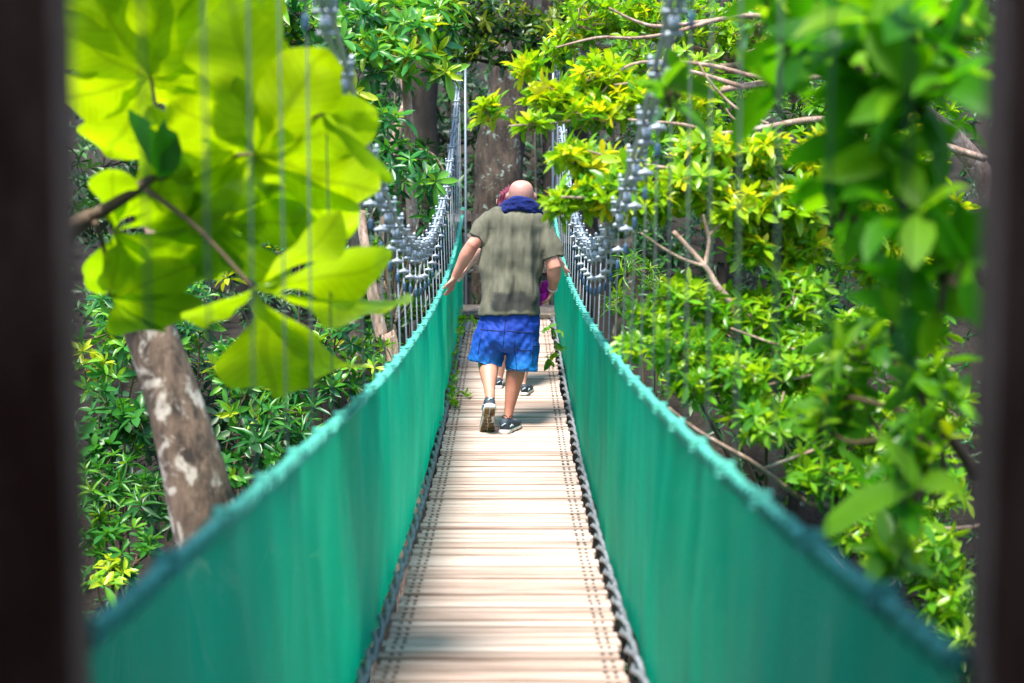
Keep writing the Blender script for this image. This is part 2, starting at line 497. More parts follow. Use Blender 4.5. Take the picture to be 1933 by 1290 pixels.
def tree(name, label, cat, base, clumps, mat, L, W, nleaf=9, el=(50, 100), trunk_r=.06, bark='bark_grey', colour=(.5, .25), tpl='oblong',
         group=None, trunk_pts=None, tilt=.55, twig_r=.006, fork=None, limbs=True, up=1.0, toward=None, extra_leaves=None, wind=(0, 0, 0)):
    base = Vector(base)
    t = thing(name, label, cat, base, group)
    pts = [clump_points(c) for c in clumps]
    allp = np.concatenate(pts)
    cen = allp.mean(0)
    # trunk
    fk = Vector(fork) if fork is not None else Vector(cen) * .75 + base * .25
    bm = bmesh.new()
    if trunk_pts is None:
        mid = (base + fk) / 2 + Vector((random.uniform(-.1, .1), random.uniform(-.1, .1), 0))
        trunk_pts = [base - Vector((0, 0, .2)), mid, fk]
    tp = [Vector(p) for p in trunk_pts]
    rr = [trunk_r * (1.25 - .65 * i / max(len(tp) - 1, 1)) for i in range(len(tp))]
    tube(bm, tp, rr, seg=12, sub=5, wob=.2)
    obj('trunk', bm, M[bark], t)
    ex = []
    ends = tp[-1]
    for ci, q in enumerate(pts):
        c = q.mean(0)
        if limbs:
            lb = bmesh.new()
            e = Vector(c)
            m1 = ends.lerp(e, .45) + Vector((random.uniform(-.1, .1), random.uniform(-.1, .1), random.uniform(-.12, .05)))
            tube(lb, [ends, m1, e], [trunk_r * .5, trunk_r * .32, twig_r * 1.3], seg=7, sub=5, wob=.15)
            obj('branch', lb, M[bark], t)
        # sub-limbs
        k = min(len(q), max(3, len(q) // 9))
        hubs = q[rng.choice(len(q), k, replace=False)] * .72 + c * .28 - np.array([0, 0, .04])
        ex.append(twig_arrays(np.tile(c, (k, 1)), hubs, twig_r * 1.6, twig_r))
        near = np.argmin(np.linalg.norm(q[:, None] - hubs[None], axis=2), axis=1)
        ex.append(twig_arrays(hubs[near], q, twig_r, twig_r * .45))
    axis = np.tile([[0, 0, up]], (len(allp), 1)) + unit(allp - cen) * .45 + rng.normal(0, tilt, (len(allp), 3)) + np.array([wind])
    if toward is not None: axis = axis + np.array([toward])
    g = rosettes(allp, axis, nleaf, L, W, el, colour)
    me = leaves_to_mesh('crown', *g[:6], tpl, ex, bend=g[6])
    crown = link_mesh('crown', me, [M[mat], M[bark]], t)
    return t

# ------------------------------------------------------------------ the footbridge
BX = -.035      # centre line of the bridge
def fitz(samples, deg, w=None):
    pts = [P(*s) for s in samples]
    y = np.array([p.y for p in pts]); z = np.array([p.z for p in pts])
    return np.polyfit(y, z, deg, w=w)
deck_s = [(940, 1290, 4.43), (940, 1140, 5.29), (940, 1000, 6.62), (945, 880, 8.35), (950, 820, 9.45), (950, 700, 11.4), (950, 650, 12.4), (950, 608, 13.9)]
_dp = [P(*s) for s in deck_s]
dy = np.array([1.25, 2.2, 3.2] + [p.y for p in _dp]); dz = np.array([.20, .11, .04] + [p.z for p in _dp])
deck_c = np.polyfit(dy, dz, 4)
def deck_z(y): return float(np.polyval(deck_c, y))
Y0, Y1 = 1.30, _dp[-1].y
def on_deck(px, py):
    lo, hi = 3.0, 16.0
    for _ in range(40):
        m_ = (lo + hi) / 2; p = P(px, py, m_)
        if p.z > deck_z(p.y): lo = m_
        else: hi = m_
    return P(px, py, lo)
rail_l = [(165, 1205, 1.75), (600, 830, 3.8), (700, 722, 5.2), (765, 650, 6.9), (850, 566, 9.6), (868, 490, 11.8), (877, 425, 13.8)]
rail_r = [(1800, 1250, 1.5), (1600, 1062, 1.95), (1400, 905, 2.85), (1300, 830, 3.7), (1150, 655, 6.2), (1085, 580, 9.0), (1055, 500, 11.6), (1045, 430, 13.8)]
rl_c = fitz(rail_l, 4); rr_c = fitz(rail_r, 4)
cab_c = fitz([(620, 0, 4.05), (645, 85, 4.36), (665, 185, 4.7), (710, 330, 5.5), (735, 385, 6.1), (765, 432, 7.0), (800, 480, 8.45), (836, 392, 10.6), (848, 346, 11.5), (856, 312, 12.1), (862, 246, 13.07), (870, 178, 13.93)], 2)
def rail_z(s, y): return float(np.polyval(rl_c if s < 0 else rr_c, y))
def cable_z(y): return float(np.polyval(cab_c, y))
print('deck', [round(deck_z(y), 2) for y in range(1, 16)])
print('rail', [round(rail_z(-1, y), 2) for y in range(1, 16)], [round(rail_z(1, y), 2) for y in range(1, 16)])
print('cab', [round(cable_z(y), 2) for y in range(1, 16)])
def half(y): return .435 + .045 * max(0, (5 - y) / 5)      # half width at the rail
def edge_x(s): return BX + s * .425

bridge = thing('suspension_footbridge', 'narrow wooden slat suspension footbridge with teal netting sides and grey steel hangers', 'footbridge', (0, Y0, 0))
# deck of slats (one part: slats are its pattern), with the paired dark lashing knots
bm = bmesh.new()
ry = bm.verts.layers.float.new('rnd')
y = Y0 + .02
rs = random.Random(3)
while y < Y1:
    w = rs.uniform(.044, .060)
    z = deck_z(y + w / 2) + rs.uniform(-.004, .004)
    sl = (deck_z(y + w) - deck_z(y)) / w
    a = BX - .40 + rs.uniform(-.012, .010); b = BX + .40 + rs.uniform(-.010, .012)
    nv0 = len(bm.verts)
    v = []
    bow = rs.uniform(-.003, .003); skew = rs.uniform(-.006, .006)
    for xx, sg in ((a, -1), (BX, 0), (b, 1)):
        dy_ = bow * (1 - sg * sg) + skew * sg
        v.append([bm.verts.new((xx, yy + dy_, z + (yy - y - w / 2) * sl + zz)) for yy, zz in ((y, -.024), (y, -.002), (y + .003, 0), (y + w - .003, 0), (y + w, -.002), (y + w, -.024))])
    r = rs.random()
    for A, B in zip(v, v[1:]):
        for k in range(6):
            f = bm.faces.new((A[k], A[(k + 1) % 6], B[(k + 1) % 6], B[k]))
    bm.faces.new(v[0][::-1]); bm.faces.new(v[-1])
    for ring in v:
        for q in ring: q[ry] = r
    for s in (-1, 1):
        for o in (.335, .365):
            cx = BX + s * o + rs.uniform(-.002, .002); cy = y + w * .5; 
            cz = z + .0015
            ring = [bm.verts.new((cx + .009 * math.cos(t), cy + .012 * math.sin(t), cz + .009 * math.sin(t) * sl)) for t in [k * PI / 3 for k in range(6)]]
            top = bm.verts.new((cx, cy, cz + .004))
            for k in range(6):
                bm.faces.new((ring[k], ring[(k + 1) % 6], top)).material_index = 1
    y += w + (rs.uniform(.011, .016) if rs.random() > .12 else rs.uniform(.018, .026))
bmesh.ops.recalc_face_normals(bm, faces=bm.faces)
obj('deck', bm, [M['deck_wood'], M['black']], bridge, smooth=False)
for s in (-1, 1):
    bm = bmesh.new()
    tube(bm, [(BX + s * .3, yy, deck_z(yy) - .05) for yy in np.arange(Y0, Y1, .3)], .02, seg=8)
    obj('bearer_cable', bm, M['steel'], bridge)
# twisted edge cables
for s in (-1, 1):
    bm = bmesh.new()
    for ph in (0, PI):
        pts = []
        for k, yy in enumerate(np.arange(Y0, Y1 + .05, .035)):
            a = 2 * PI * yy / .46 + ph
            rr = .017 * (1 + .25 * mnoise.noise(Vector((yy * 3, s, ph))))
            pts.append((BX + s * .432 + rr * math.cos(a) * .8, yy, deck_z(yy) + .012 + rr * math.sin(a) * 1.15))
        tube(bm, pts, .0105, seg=7)
    obj('edge_cable', bm, M['cable_grey'], bridge)
# netting, laced rope, hangers and main cables
HY = []
yy = 1.72
while yy < 15.0:
    HY.append(yy); yy += .405
CXO = .50
for s in (-1, 1):
    ys = np.arange(Y0 + .12, Y1 + .45, .04)
    nz_ = 16
    V = []
    for yv in ys:
        zt = rail_z(s, yv); zb = deck_z(min(yv, Y1 + .2)) - .03
        for k in range(nz_ + 1):
            u = k / nz_
            x = BX + s * (.455 + (half(yv) - .435) * u + .010)
            fold = .010 * math.sin(yv * 5.1 + 2 * s) * mnoise.noise(Vector((yv * .9, u * .6, s * 5))) * 3
            fold += .034 * mnoise.noise(Vector((yv * 5.0 + u * 1.2, u * 1.1, s * 3 + 9))) * (1 - abs(2 * u - 1) ** 3)
            if s < 0: fold += .035 * math.exp(-((yv - 9.55) / .05) ** 2) * (1 - .2 * u)
            else: fold += -.03 * math.exp(-((yv - 8.6) / .12) ** 2) * (.4 + .6 * u)
            sag = -.003 * abs(math.sin(PI * (yv - 1.72) / .405)) * u
            V.append((x + fold, yv, zb + (zt - zb) * u + sag))
    n1, n2 = len(ys), nz_ + 1
    i = np.arange(n1 * n2).reshape(n1, n2)
    F = np.stack([i[:-1, :-1], i[1:, :-1], i[1:, 1:], i[:-1, 1:]], -1).reshape(-1, 4)
    me = bpy.data.meshes.new('side_netting'); me.from_pydata(V, [], F.tolist())
    me.polygons.foreach_set('use_smooth', [True] * len(F))
    net = link_mesh('side_netting', me, M['net'], bridge)
    def rp(yv): return Vector((BX + s * (.455 + half(yv) - .435 + .010), yv, rail_z(s, yv) + .004 - .003 * abs(math.sin(PI * (yv - 1.72) / .405))))
    bm = bmesh.new()
    tube(bm, [rp(v) for v in ys], .009, seg=8)
    obj('rail_rope', bm, M['rope_teal'], net)
    bm = bmesh.new()
    pts = []
    for v in np.arange(ys[0], ys[-1], .007):
        a = 2 * PI * v / .062
        c = rp(v); q = .013 * (1 + .35 * mnoise.noise(Vector((v * 9, s, 0))))
        pts.append(c + Vector((q * math.cos(a), 0, q * math.sin(a) * 1.3 - .006)))
    tube(bm, pts, .0040, seg=5)
    obj('lacing', bm, M['rope_teal'], net)
    # main cable
    cb = bmesh.new()
    cy = np.arange(.9, 15.3, .15)
    for o in (-.012, .012):
        tube(cb, [(BX + s * (CXO) + o, v, cable_z(v) + .012 * math.sin(v * 20 + o * 90)) for v in cy], .010, seg=8)
    obj('main_cable', cb, M['steel'], bridge)
    rh = random.Random(7 + s)
    for hy in HY:
        x = BX + s * CXO; zc = cable_z(hy); zb = deck_z(min(hy, Y1)) - .02
        jl = rh.uniform(-.006, .006)
        bm = bmesh.new()
        xr_ = rp(hy).x + s * .020; xb = xr_ - s * .028
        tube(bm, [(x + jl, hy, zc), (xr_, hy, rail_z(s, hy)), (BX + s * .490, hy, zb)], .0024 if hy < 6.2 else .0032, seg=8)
        h = obj('hanger', bm, M['steel_shaded' if hy < 6.2 else 'steel_white'], bridge)  # near hangers use the copy painted as if in shade
        # clamp with two bolted plates on the main cable
        bm = bmesh.new()
        for dz_ in (.018, -.018):
            box(bm, (x - .038, hy - .010, zc + dz_ - .006), (x + .038, hy + .010, zc + dz_ + .006), bev=.003)
        for dx in (-.029, .029):
            tube(bm, [(x + dx, hy, zc - .04), (x + dx, hy, zc + .045)], .0045, seg=6)
            tube(bm, [(x + dx, hy, zc + .03), (x + dx, hy, zc + .040)], .009, seg=6)
        box(bm, (x - .016, hy - .014, zc - .075), (x + .016, hy + .014, zc - .03), bev=.003)
        obj('clamp', bm, M['steel'], h)
        # rounded grips further down
        zr = rail_z(s, hy)
        def xat(z):
            f = (zc - z) / max(zc - zr, .01); return x + (xb + s * .028 - x) * min(max(f, 0), 1)
        for fr, dark in ((.085, False), (.185, False), (.255, True)):
            zg = zc - fr + rh.uniform(-.006, .006)
            bm = bmesh.new()
            g = xat(zg)
            if dark:
                tube(bm, [(g, hy, zg - .014), (g, hy, zg + .012)], .009, seg=8, round_end=(1, 1))
            else:
                tube(bm, [(g - .019, hy, zg), (g, hy, zg + .003), (g + .019, hy, zg)], [.009, .011, .009], seg=8, sub=2, round_end=(1, 1))
                tube(bm, [(g, hy, zg - .024), (g, hy, zg + .018)], .007, seg=8)
            obj('cable_grip', bm, M['steel_blue' if dark else 'steel_white'], h)
        # tie at the rail rope
        bm = bmesh.new()
        c = rp(hy)
        for k in range(3):
            zz = c.z - .012 + k * .012
            pts = [(c.x + .020 * math.cos(a), hy + .012 * math.sin(a) + .003 * k, zz) for a in [j * PI / 4 for j in range(9)]]
            tube(bm, pts, .0045, seg=5)
        obj('tie', bm, M['rope_teal'], h)

# near gatehouse: dark posts, roof and boarded sides, the last two unseen and added for shade
gate = thing('wooden_gatehouse', 'dark brown wooden gatehouse whose two blurred posts frame both edges of the view, its unseen cover and sides added for shade', 'gatehouse', (0, 1.3, .2))
xl = P(158, 645, 1.455).x; xr = P(1842, 645, 1.45).x
for x0, x1 in ((xl - .30, xl), (xr, xr + .30)):
    bm = bmesh.new(); box(bm, (x0, 1.365, -1.6), (x1, 1.445, 3.1), bev=.006)
    obj('post', bm, M['post_wood'], gate, smooth=False)
bm = bmesh.new(); box(bm, (-1.5, 1.30, 3.0), (1.5, 1.38, 3.25)); obj('lintel', bm, M['post_wood'], gate, smooth=False)
bm = bmesh.new(); box(bm, (-1.8, -2.4, 3.26), (1.8, 1.75, 3.34)); obj('shade_roof', bm, M['post_wood'], gate, smooth=False)
bm = bmesh.new(); box(bm, (-1.6, -2.3, .06), (1.6, 1.29, .14)); obj('platform', bm, M['post_wood'], gate, smooth=False)
for a, b in (((-1.5, -2.3, .15), (-1.44, 1.36, 3.25)), ((1.44, -2.3, .15), (1.5, 1.36, 3.25)), ((-1.43, -2.3, .15), (1.43, -2.24, 2.2)),
             ((-1.43, 1.37, .15), (xl - .305, 1.43, 3.0)), ((xr + .305, 1.37, .15), (1.43, 1.43, 3.0))):
    bm = bmesh.new(); box(bm, a, b); obj('shade_wall', bm, M['post_wood'], gate, smooth=False)

# far end: steel masts of the bridge, landing boards and weathered rails
for px in (880, 1043):
    a = P(px, 620, 15.2)
    bm = bmesh.new(); tube(bm, [(a.x, a.y, deck_z(Y1) - .3), (a.x, a.y, cable_z(15.0) + .1)], .012, seg=12)
    obj('mast', bm, M['steel'], bridge)
yf = Y1 + .06; zf = deck_z(Y1)
land = thing('wooden_landing', 'dark brown wooden landing step at the far end of the bridge deck', 'landing', (BX, yf, zf - .1))
for k in range(9):
    bm = bmesh.new(); box(bm, (BX - .62, yf + k * .15, zf + .015), (BX + .62, yf + k * .15 + .142, zf + .05), bev=.004)
    obj('board', bm, M['rail_wood'] if k else M['bark_grey'], land, smooth=False)
def wood_fence(px0, px1, rails, d, label, name='wooden_fence'):
    a = P(px0, rails[0][0], d); b = P(px1, rails[0][1], d)
    f = thing(name, label, 'fence', ((a.x + b.x) / 2, a.y, float(H(a.x, a.y))), 'weathered wooden rails at the far end')
    for l, r in rails:
        q0 = P(px0, l, d); q1 = P(px1, r, d)
        bm = bmesh.new(); beam(bm, q0, q1, .05, .085); obj('rail', bm, M['rail_wood'], f, smooth=False)
    for px in (px0 + 3, px1 - 3):
        t_ = P(px, rails[0][0] - 12, d + .07); bt = P(px, 640, d + .07)
        bm = bmesh.new(); beam(bm, bt, t_, .08, .08); obj('post', bm, M['rail_wood'], f, smooth=False)
wood_fence(880, 1032, [(411, 411), (508, 508)], 16.3, 'grey weathered two-rail wooden fence across the far end behind the man')
wood_fence(762, 872, [(408, 412), (440, 444)], 16.0, 'grey weathered wooden fence to the left of the hangers at the far end')
wood_fence(1058, 1190, [(418, 424), (452, 460)], 16.0, 'grey brown wooden fence in the dark gap right of the hangers')
# ------------------------------------------------------------------ people
def remeshed(name, bm, mats, parent, voxel, smooth=4, disp=None, facemat=None, colour_attr=None):
    """fuse overlapping lofts into one continuous skin"""
    me = bpy.data.meshes.new('tmp'); bm.to_mesh(me); bm.free()
    o = bpy.data.objects.new('tmp', me); col.objects.link(o)
    m = o.modifiers.new('r', 'REMESH'); m.mode = 'VOXEL'; m.voxel_size = voxel; m.use_smooth_shade = True
    if smooth:
        s = o.modifiers.new('s', 'SMOOTH'); s.factor = .5; s.iterations = smooth
    dg = bpy.context.evaluated_depsgraph_get()
    nm = bpy.data.meshes.new_from_object(o.evaluated_get(dg))
    bpy.data.objects.remove(o)
    nm.name = name
    if disp:
        co = np.empty(len(nm.vertices) * 3, np.float32); no = np.empty_like(co)
        nm.vertices.foreach_get('co', co); nm.vertices.foreach_get('normal', no)
        co = co.reshape(-1, 3); no = no.reshape(-1, 3)
        dv = np.array([disp(Vector(c.tolist()), Vector(n.tolist())) for c, n in zip(co, no)], np.float32)
        nm.vertices.foreach_set('co', (co + no * dv[:, None]).ravel())
    nm.materials.clear()
    if facemat:
        for p in nm.polygons: p.material_index = facemat(p.center)
    nm.polygons.foreach_set('use_smooth', [True] * len(nm.polygons))
    nm.update()
    return link_mesh(name, nm, mats, parent)

def skin_mat(name, base, red):
    m, nt, b = new_mat(name)
    n = noise_tex(nt, 9, 6, rough=.6)
    nt.links.new(ramp(nt, n, [(.3, red), (.7, base)]), b.inputs['Base Color'])
    b.inputs['Roughness'].default_value = .48
    b.inputs['Subsurface Weight'].default_value = .12
    b.inputs['Subsurface Radius'].default_value = (.02, .008, .004)
    n2 = noise_tex(nt, 160, 3); bump(nt, n2, b, .15, .001)
    return m
M['skin'] = skin_mat('skin', (.60, .285, .205), (.50, .18, .125))
M['skin_head'] = skin_mat('skin_head', (.58, .30, .24), (.52, .22, .17))
_nt = M['skin_head'].node_tree; _b = _nt.nodes['Principled BSDF']
_tc = _nt.nodes.new('ShaderNodeTexCoord'); _sp = _nt.nodes.new('ShaderNodeSeparateXYZ'); _nt.links.new(_tc.outputs['Object'], _sp.inputs[0])
_z1 = P(984, 346, 9.42).z; _z0 = P(984, 364, 9.42).z; _z2 = P(984, 392, 9.42).z
_m = N(_nt, 'ShaderNodeMapRange'); _m.inputs[1].default_value = _z1; _m.inputs[2].default_value = _z0; _nt.links.new(_sp.outputs[2], _m.inputs[0])
_m2 = N(_nt, 'ShaderNodeMapRange'); _m2.inputs[1].default_value = _z2 - .03; _m2.inputs[2].default_value = _z2; _nt.links.new(_sp.outputs[2], _m2.inputs[0])
_n = noise_tex(_nt, 220, 4)
_q = N(_nt, 'ShaderNodeMath', operation='MULTIPLY'); _nt.links.new(_m.outputs[0], _q.inputs[0]); _nt.links.new(_m2.outputs[0], _q.inputs[1])
_q2 = N(_nt, 'ShaderNodeMath', operation='MULTIPLY'); _nt.links.new(_q.outputs[0], _q2.inputs[0]); _nt.links.new(_n, _q2.inputs[1])
_mx = N(_nt, 'ShaderNodeMix', data_type='RGBA'); _old = _b.inputs['Base Color'].links[0].from_socket
_nt.links.new(_q2.outputs[0], _mx.inputs[0]); _nt.links.new(_old, _mx.inputs[6]); _mx.inputs[7].default_value = (.07, .055, .055, 1)
_nt.links.new(_mx.outputs[2], _b.inputs['Base Color'])
M['skin_pale'] = skin_mat('skin_pale', (.62, .36, .29), (.55, .28, .22))

def cloth_mat(name, c0, c1, scale=5, rough=.85, stretch=(1, 1, .3), bstr=.3, fine=240):
    m, nt, b = new_mat(name)
    n = noise_tex(nt, scale, 7, stretch=stretch, rough=.65)
    nt.links.new(ramp(nt, n, [(.3, c0), (.7, c1)]), b.inputs['Base Color'])
    b.inputs['Roughness'].default_value = rough
    b.inputs['Specular IOR Level'].default_value = .25
    b.inputs['Sheen Weight'].default_value = .04
    n2 = noise_tex(nt, fine, 2); bb = bump(nt, n2, b, bstr, .002)
    n3 = noise_tex(nt, 9, 4, stretch=(2.4, 1, .25), rough=.55, dist=.6); nt.nodes[-1].noise_type = 'RIDGED_MULTIFRACTAL'; b3 = N(nt, 'ShaderNodeBump', Strength=.22, Distance=.010); nt.links.new(n3, b3.inputs['Height']); nt.links.new(b3.outputs[0], bb.inputs['Normal'])
    return m, nt, b
M['shirt'], nt, b = cloth_mat('shirt', (.068, .067, .045), (.150, .146, .105), 7, stretch=(1.3, 1, .35))
# sweat patch low on the back
_pt = P(970, 570, 9.25)
tc = nt.nodes.new('ShaderNodeTexCoord')
vs = N(nt, 'ShaderNodeVectorMath', operation='SUBTRACT'); vs.inputs[1].default_value = _pt
nt.links.new(tc.outputs['Object'], vs.inputs[0])
vm = N(nt, 'ShaderNodeVectorMath', operation='MULTIPLY'); vm.inputs[1].default_value = (5.5, .5, 13)
nt.links.new(vs.outputs[0], vm.inputs[0])
ln = N(nt, 'ShaderNodeVectorMath', operation='LENGTH'); nt.links.new(vm.outputs[0], ln.inputs[0])
nn = noise_tex(nt, 12, 4)
ad = N(nt, 'ShaderNodeMath', operation='ADD'); nt.links.new(ln.outputs['Value'], ad.inputs[0]); nt.links.new(nn, ad.inputs[1])
fac = ramp(nt, ad.outputs[0], [(0, (.8, .8, .8)), (.95, (.75, .75, .75)), (1, (0, 0, 0))])
mr = N(nt, 'ShaderNodeMapRange'); mr.inputs[1].default_value = 1.25; mr.inputs[2].default_value = 1.5; mr.inputs[3].default_value = .85; mr.inputs[4].default_value = 0
nt.links.new(ad.outputs[0], mr.inputs[0])
mix = N(nt, 'ShaderNodeMix', data_type='RGBA')
old = b.inputs['Base Color'].links[0].from_socket
nt.links.new(mr.outputs[0], mix.inputs[0]); nt.links.new(old, mix.inputs[6]); mix.inputs[7].default_value = (.022, .023, .023, 1)
nt.links.new(mix.outputs[2], b.inputs['Base Color'])

# shorts dyed from deep blue at the waist to azure at the hem, dark seams
m, nt, b = new_mat('shorts_cloth'); M['shorts'] = m
tc = nt.nodes.new('ShaderNodeTexCoord'); sp = nt.nodes.new('ShaderNodeSeparateXYZ')
nt.links.new(tc.outputs['Object'], sp.inputs[0])
zt = P(960, 598, 9.4).z; zb_ = P(960, 700, 9.4).z
mr = N(nt, 'ShaderNodeMapRange'); mr.inputs[1].default_value = zb_; mr.inputs[2].default_value = zt
nt.links.new(sp.outputs[2], mr.inputs[0])
n = noise_tex(nt, 7, 5)
ad = N(nt, 'ShaderNodeMath', operation='MULTIPLY_ADD'); ad.inputs[1].default_value = .3; nt.links.new(n, ad.inputs[0]); nt.links.new(mr.outputs[0], ad.inputs[2])
c = ramp(nt, ad.outputs[0], [(.15, (.001, .19, .55)), (.5, (.001, .075, .42)), (.95, (.001, .035, .32))])
nt.links.new(c, b.inputs['Base Color'])
b.inputs['Roughness'].default_value = .7
n2 = noise_tex(nt, 14, 4, rough=.5, dist=.8); bump(nt, n2, b, .25, .02)
M['seam'] = plain('seam', (.002, .012, .08), .8)
M['towel'] = cloth_mat('towel', (.003, .008, .06), (.007, .02, .15), 30, .95, (1, 1, 1), .8, 120)[0]
M['navy'] = cloth_mat('navy', (.006, .010, .055), (.012, .022, .12), 10)[0]
M['magenta'] = cloth_mat('magenta', (.35, .01, .30), (.62, .02, .50), 14)[0]
M['hair_pink'] = cloth_mat('hair_pink', (.04, .006, .012), (.24, .035, .08), 16, .6, (6, 6, .6))[0]
M['shoe_dark'] = plain('shoe_dark', (.018, .032, .055), .7, var=.5, scale=60)
M['shoe_sole'] = plain('shoe_sole', (.62, .60, .60), .6)
M['tread'] = bark_mat('tread', (.05, .035, .02), (.30, .19, .07), (.42, .34, .12), .60, 20, 14)
M['shoe_mark'] = plain('shoe_mark', (.45, .58, .65), .5)
M['beard'] = plain('stubble', (.18, .10, .08), .8)

DM = 9.42
def Q(px, py, dd=0): return P(px, py, DM + dd)
PXM = FPX / DM            # pixels per metre at the man

def hand(bm, wrist, knuck, tips_dir, curl_dir, side, scale=1., spread=.02, thumb=True, tsign=1, r=.0088):
    """palm + four bent fingers + thumb rooted low on the side of the palm"""
    wrist = Vector(wrist); knuck = Vector(knuck); side = Vector(side).normalized()
    ax = (knuck - wrist).normalized()
    tube(bm, [wrist, wrist.lerp(knuck, .45), knuck], [(.028 * scale, .02 * scale), (.038 * scale, .017 * scale), (.040 * scale, .014 * scale)], seg=14, sub=3, side=side, round_end=(1, 1))
    td = Vector(tips_dir).normalized(); cd = Vector(curl_dir).normalized()
    for k, (o, L) in enumerate(((-.030, .072), (-.010, .082), (.011, .076), (.030, .060))):
        L *= scale
        b0 = knuck + side * o * scale - ax * .012
        p1 = b0 + (ax * .35 + td * .65).normalized() * L * .45 + side * o * .15
        p2 = p1 + (td * .6 + cd * .5 + ax * .02 * k).normalized() * L * .32
        p3 = p2 + (cd * .95 + td * .1).normalized() * L * .27
        tube(bm, [b0, p1, p2, p3], [r * 1.1, r, r * .92, r * .78], seg=10, sub=4, round_end=(0, 1))
    if thumb:
        b0 = wrist.lerp(knuck, .25) + side * tsign * .024 * scale
        p1 = b0 + (ax * .6 + side * tsign * .8 + cd * .3).normalized() * .034 * scale
        p2 = p1 + (ax * .75 + side * tsign * .2 + cd * .6).normalized() * .030 * scale
        p3 = p2 + (ax * .4 + cd * .9).normalized() * .024 * scale
        tube(bm, [b0, p1, p2, p3], [r * 1.45, r * 1.2, r * 1.08, r * .85], seg=10, sub=4, round_end=(1, 1))

def shoe(parent, heel, toe, up, L=.30, with_laces=True, mark=True, tread=True):
    heel = Vector(heel); f = (Vector(toe) - heel).normalized(); up = Vector(up)
    up = (up - f * up.dot(f)).normalized(); s = f.cross(up)
    Mx = Matrix((( *s, 0), (*f, 0), (*up, 0), (0, 0, 0, 1))).transposed(); Mx.translation = heel
    k = L / .30
    def L3(x, y, z): return Mx @ Vector((x * k, y * k, z * k))
    def loft(bm, rows, seg=20, flat=False):
        rings = []
        for (y, cx, hw, z0, z1, pw) in rows:
            ring = []
            for j in range(seg):
                a = 2 * PI * j / seg
                ca, sa = math.cos(a), math.sin(a)
                x = cx + hw * math.copysign(abs(ca) ** pw, ca)
                z = (z0 + z1) / 2 + (z1 - z0) / 2 * math.copysign(abs(sa) ** pw, sa)
                ring.append(bm.verts.new(L3(x, y, z)))
            rings.append(ring)
        for a, b in zip(rings, rings[1:]):
            for j in range(seg): bm.faces.new((a[j], a[(j + 1) % seg], b[(j + 1) % seg], b[j]))
        bm.faces.new(rings[0][::-1]); bm.faces.new(rings[-1])
        bmesh.ops.recalc_face_normals(bm, faces=bm.faces)
    bm = bmesh.new()
    loft(bm, [(-.004, 0, .018, .03, .075, .9), (.004, 0, .030, .022, .098, .8), (.03, 0, .035, .022, .104, .8), (.06, 0, .036, .022, .092, .8), (.095, 0, .036, .022, .082, .8), (.13, .002, .038, .022, .080, .8),
              (.17, .004, .042, .022, .070, .8), (.21, .004, .046, .022, .058, .8), (.25, .001, .043, .022, .050, .8), (.28, -.003, .032, .022, .043, .8), (.297, -.005, .016, .024, .036, .9)])
    u = obj('shoe', bm, M['shoe_dark'], parent)
    bm = bmesh.new()
    loft(bm, [(-.012, 0, .018, .004, .030, .6), (-.002, 0, .033, 0, .034, .6), (.04, 0, .038, 0, .034, .55), (.09, 0, .036, .001, .029, .55), (.14, .002, .040, .001, .026, .55), (.20, .004, .049, 0, .025, .55),
              (.25, .001, .046, .002, .025, .55), (.285, -.003, .033, .006, .026, .6), (.305, -.005, .016, .012, .026, .6)])
    so = obj('sole', bm, M['shoe_sole'], u)
    if tread:
        bm = bmesh.new()
        for (y0, y1, hw, cx) in ((.0, .032, .030, 0), (.038, .07, .033, 0), (.078, .10, .022, -.006), (.108, .128, .024, -.004), (.136, .158, .034, .002), (.165, .19, .040, .003), (.197, .222, .042, .003), (.229, .252, .040, .001), (.258, .285, .030, -.002)):
            for sg in (-1, 1):
                vs = [L3(cx + sg * .003, y0 + .004, -.0005), L3(cx + sg * hw, y0 - .003, -.0005), L3(cx + sg * hw, y1 - .004, -.0005), L3(cx + sg * .003, y1 + .002, -.0005)]
                lo = [v - up * .005 for v in vs]
                A = [bm.verts.new(v) for v in vs]; B = [bm.verts.new(v) for v in lo]
                for j in range(4): bm.faces.new((A[j], A[(j + 1) % 4], B[(j + 1) % 4], B[j]))
                bm.faces.new(B)
        bmesh.ops.recalc_face_normals(bm, faces=bm.faces)
        obj('tread', bm, M['tread'], u, smooth=False)
    if mark:
        for pts in ([L3(-.036, .03, .05), L3(-.039, .055, .058), L3(-.041, .075, .046)], [L3(.036, .03, .05), L3(.039, .055, .058), L3(.041, .075, .046)], [L3(-.010, -.004, .06), L3(.0, -.007, .068), L3(.012, -.004, .074)]):
            bm = bmesh.new(); tube(bm, pts, .0042, seg=6, round_end=(1, 1)); obj('trim', bm, M['shoe_mark'], u)
    if with_laces:
        bm = bmesh.new()
        for q in range(4):
            yq = .10 + q * .022; zq = .083 - q * .004
            tube(bm, [L3(-.022, yq, zq - .006), L3(0, yq + .006, zq + .003), L3(.022, yq, zq - .006)], .003, seg=6, sub=3)
        for sg in (1, -1):
            tube(bm, [L3(0, .10, .086), L3(sg * .02, .095, .108), L3(sg * .036, .085, .104), L3(sg * .022, .092, .09), L3(0, .10, .086)], .0028, seg=6, sub=4)
        obj('lace', bm, M['black'], u)
    return L3

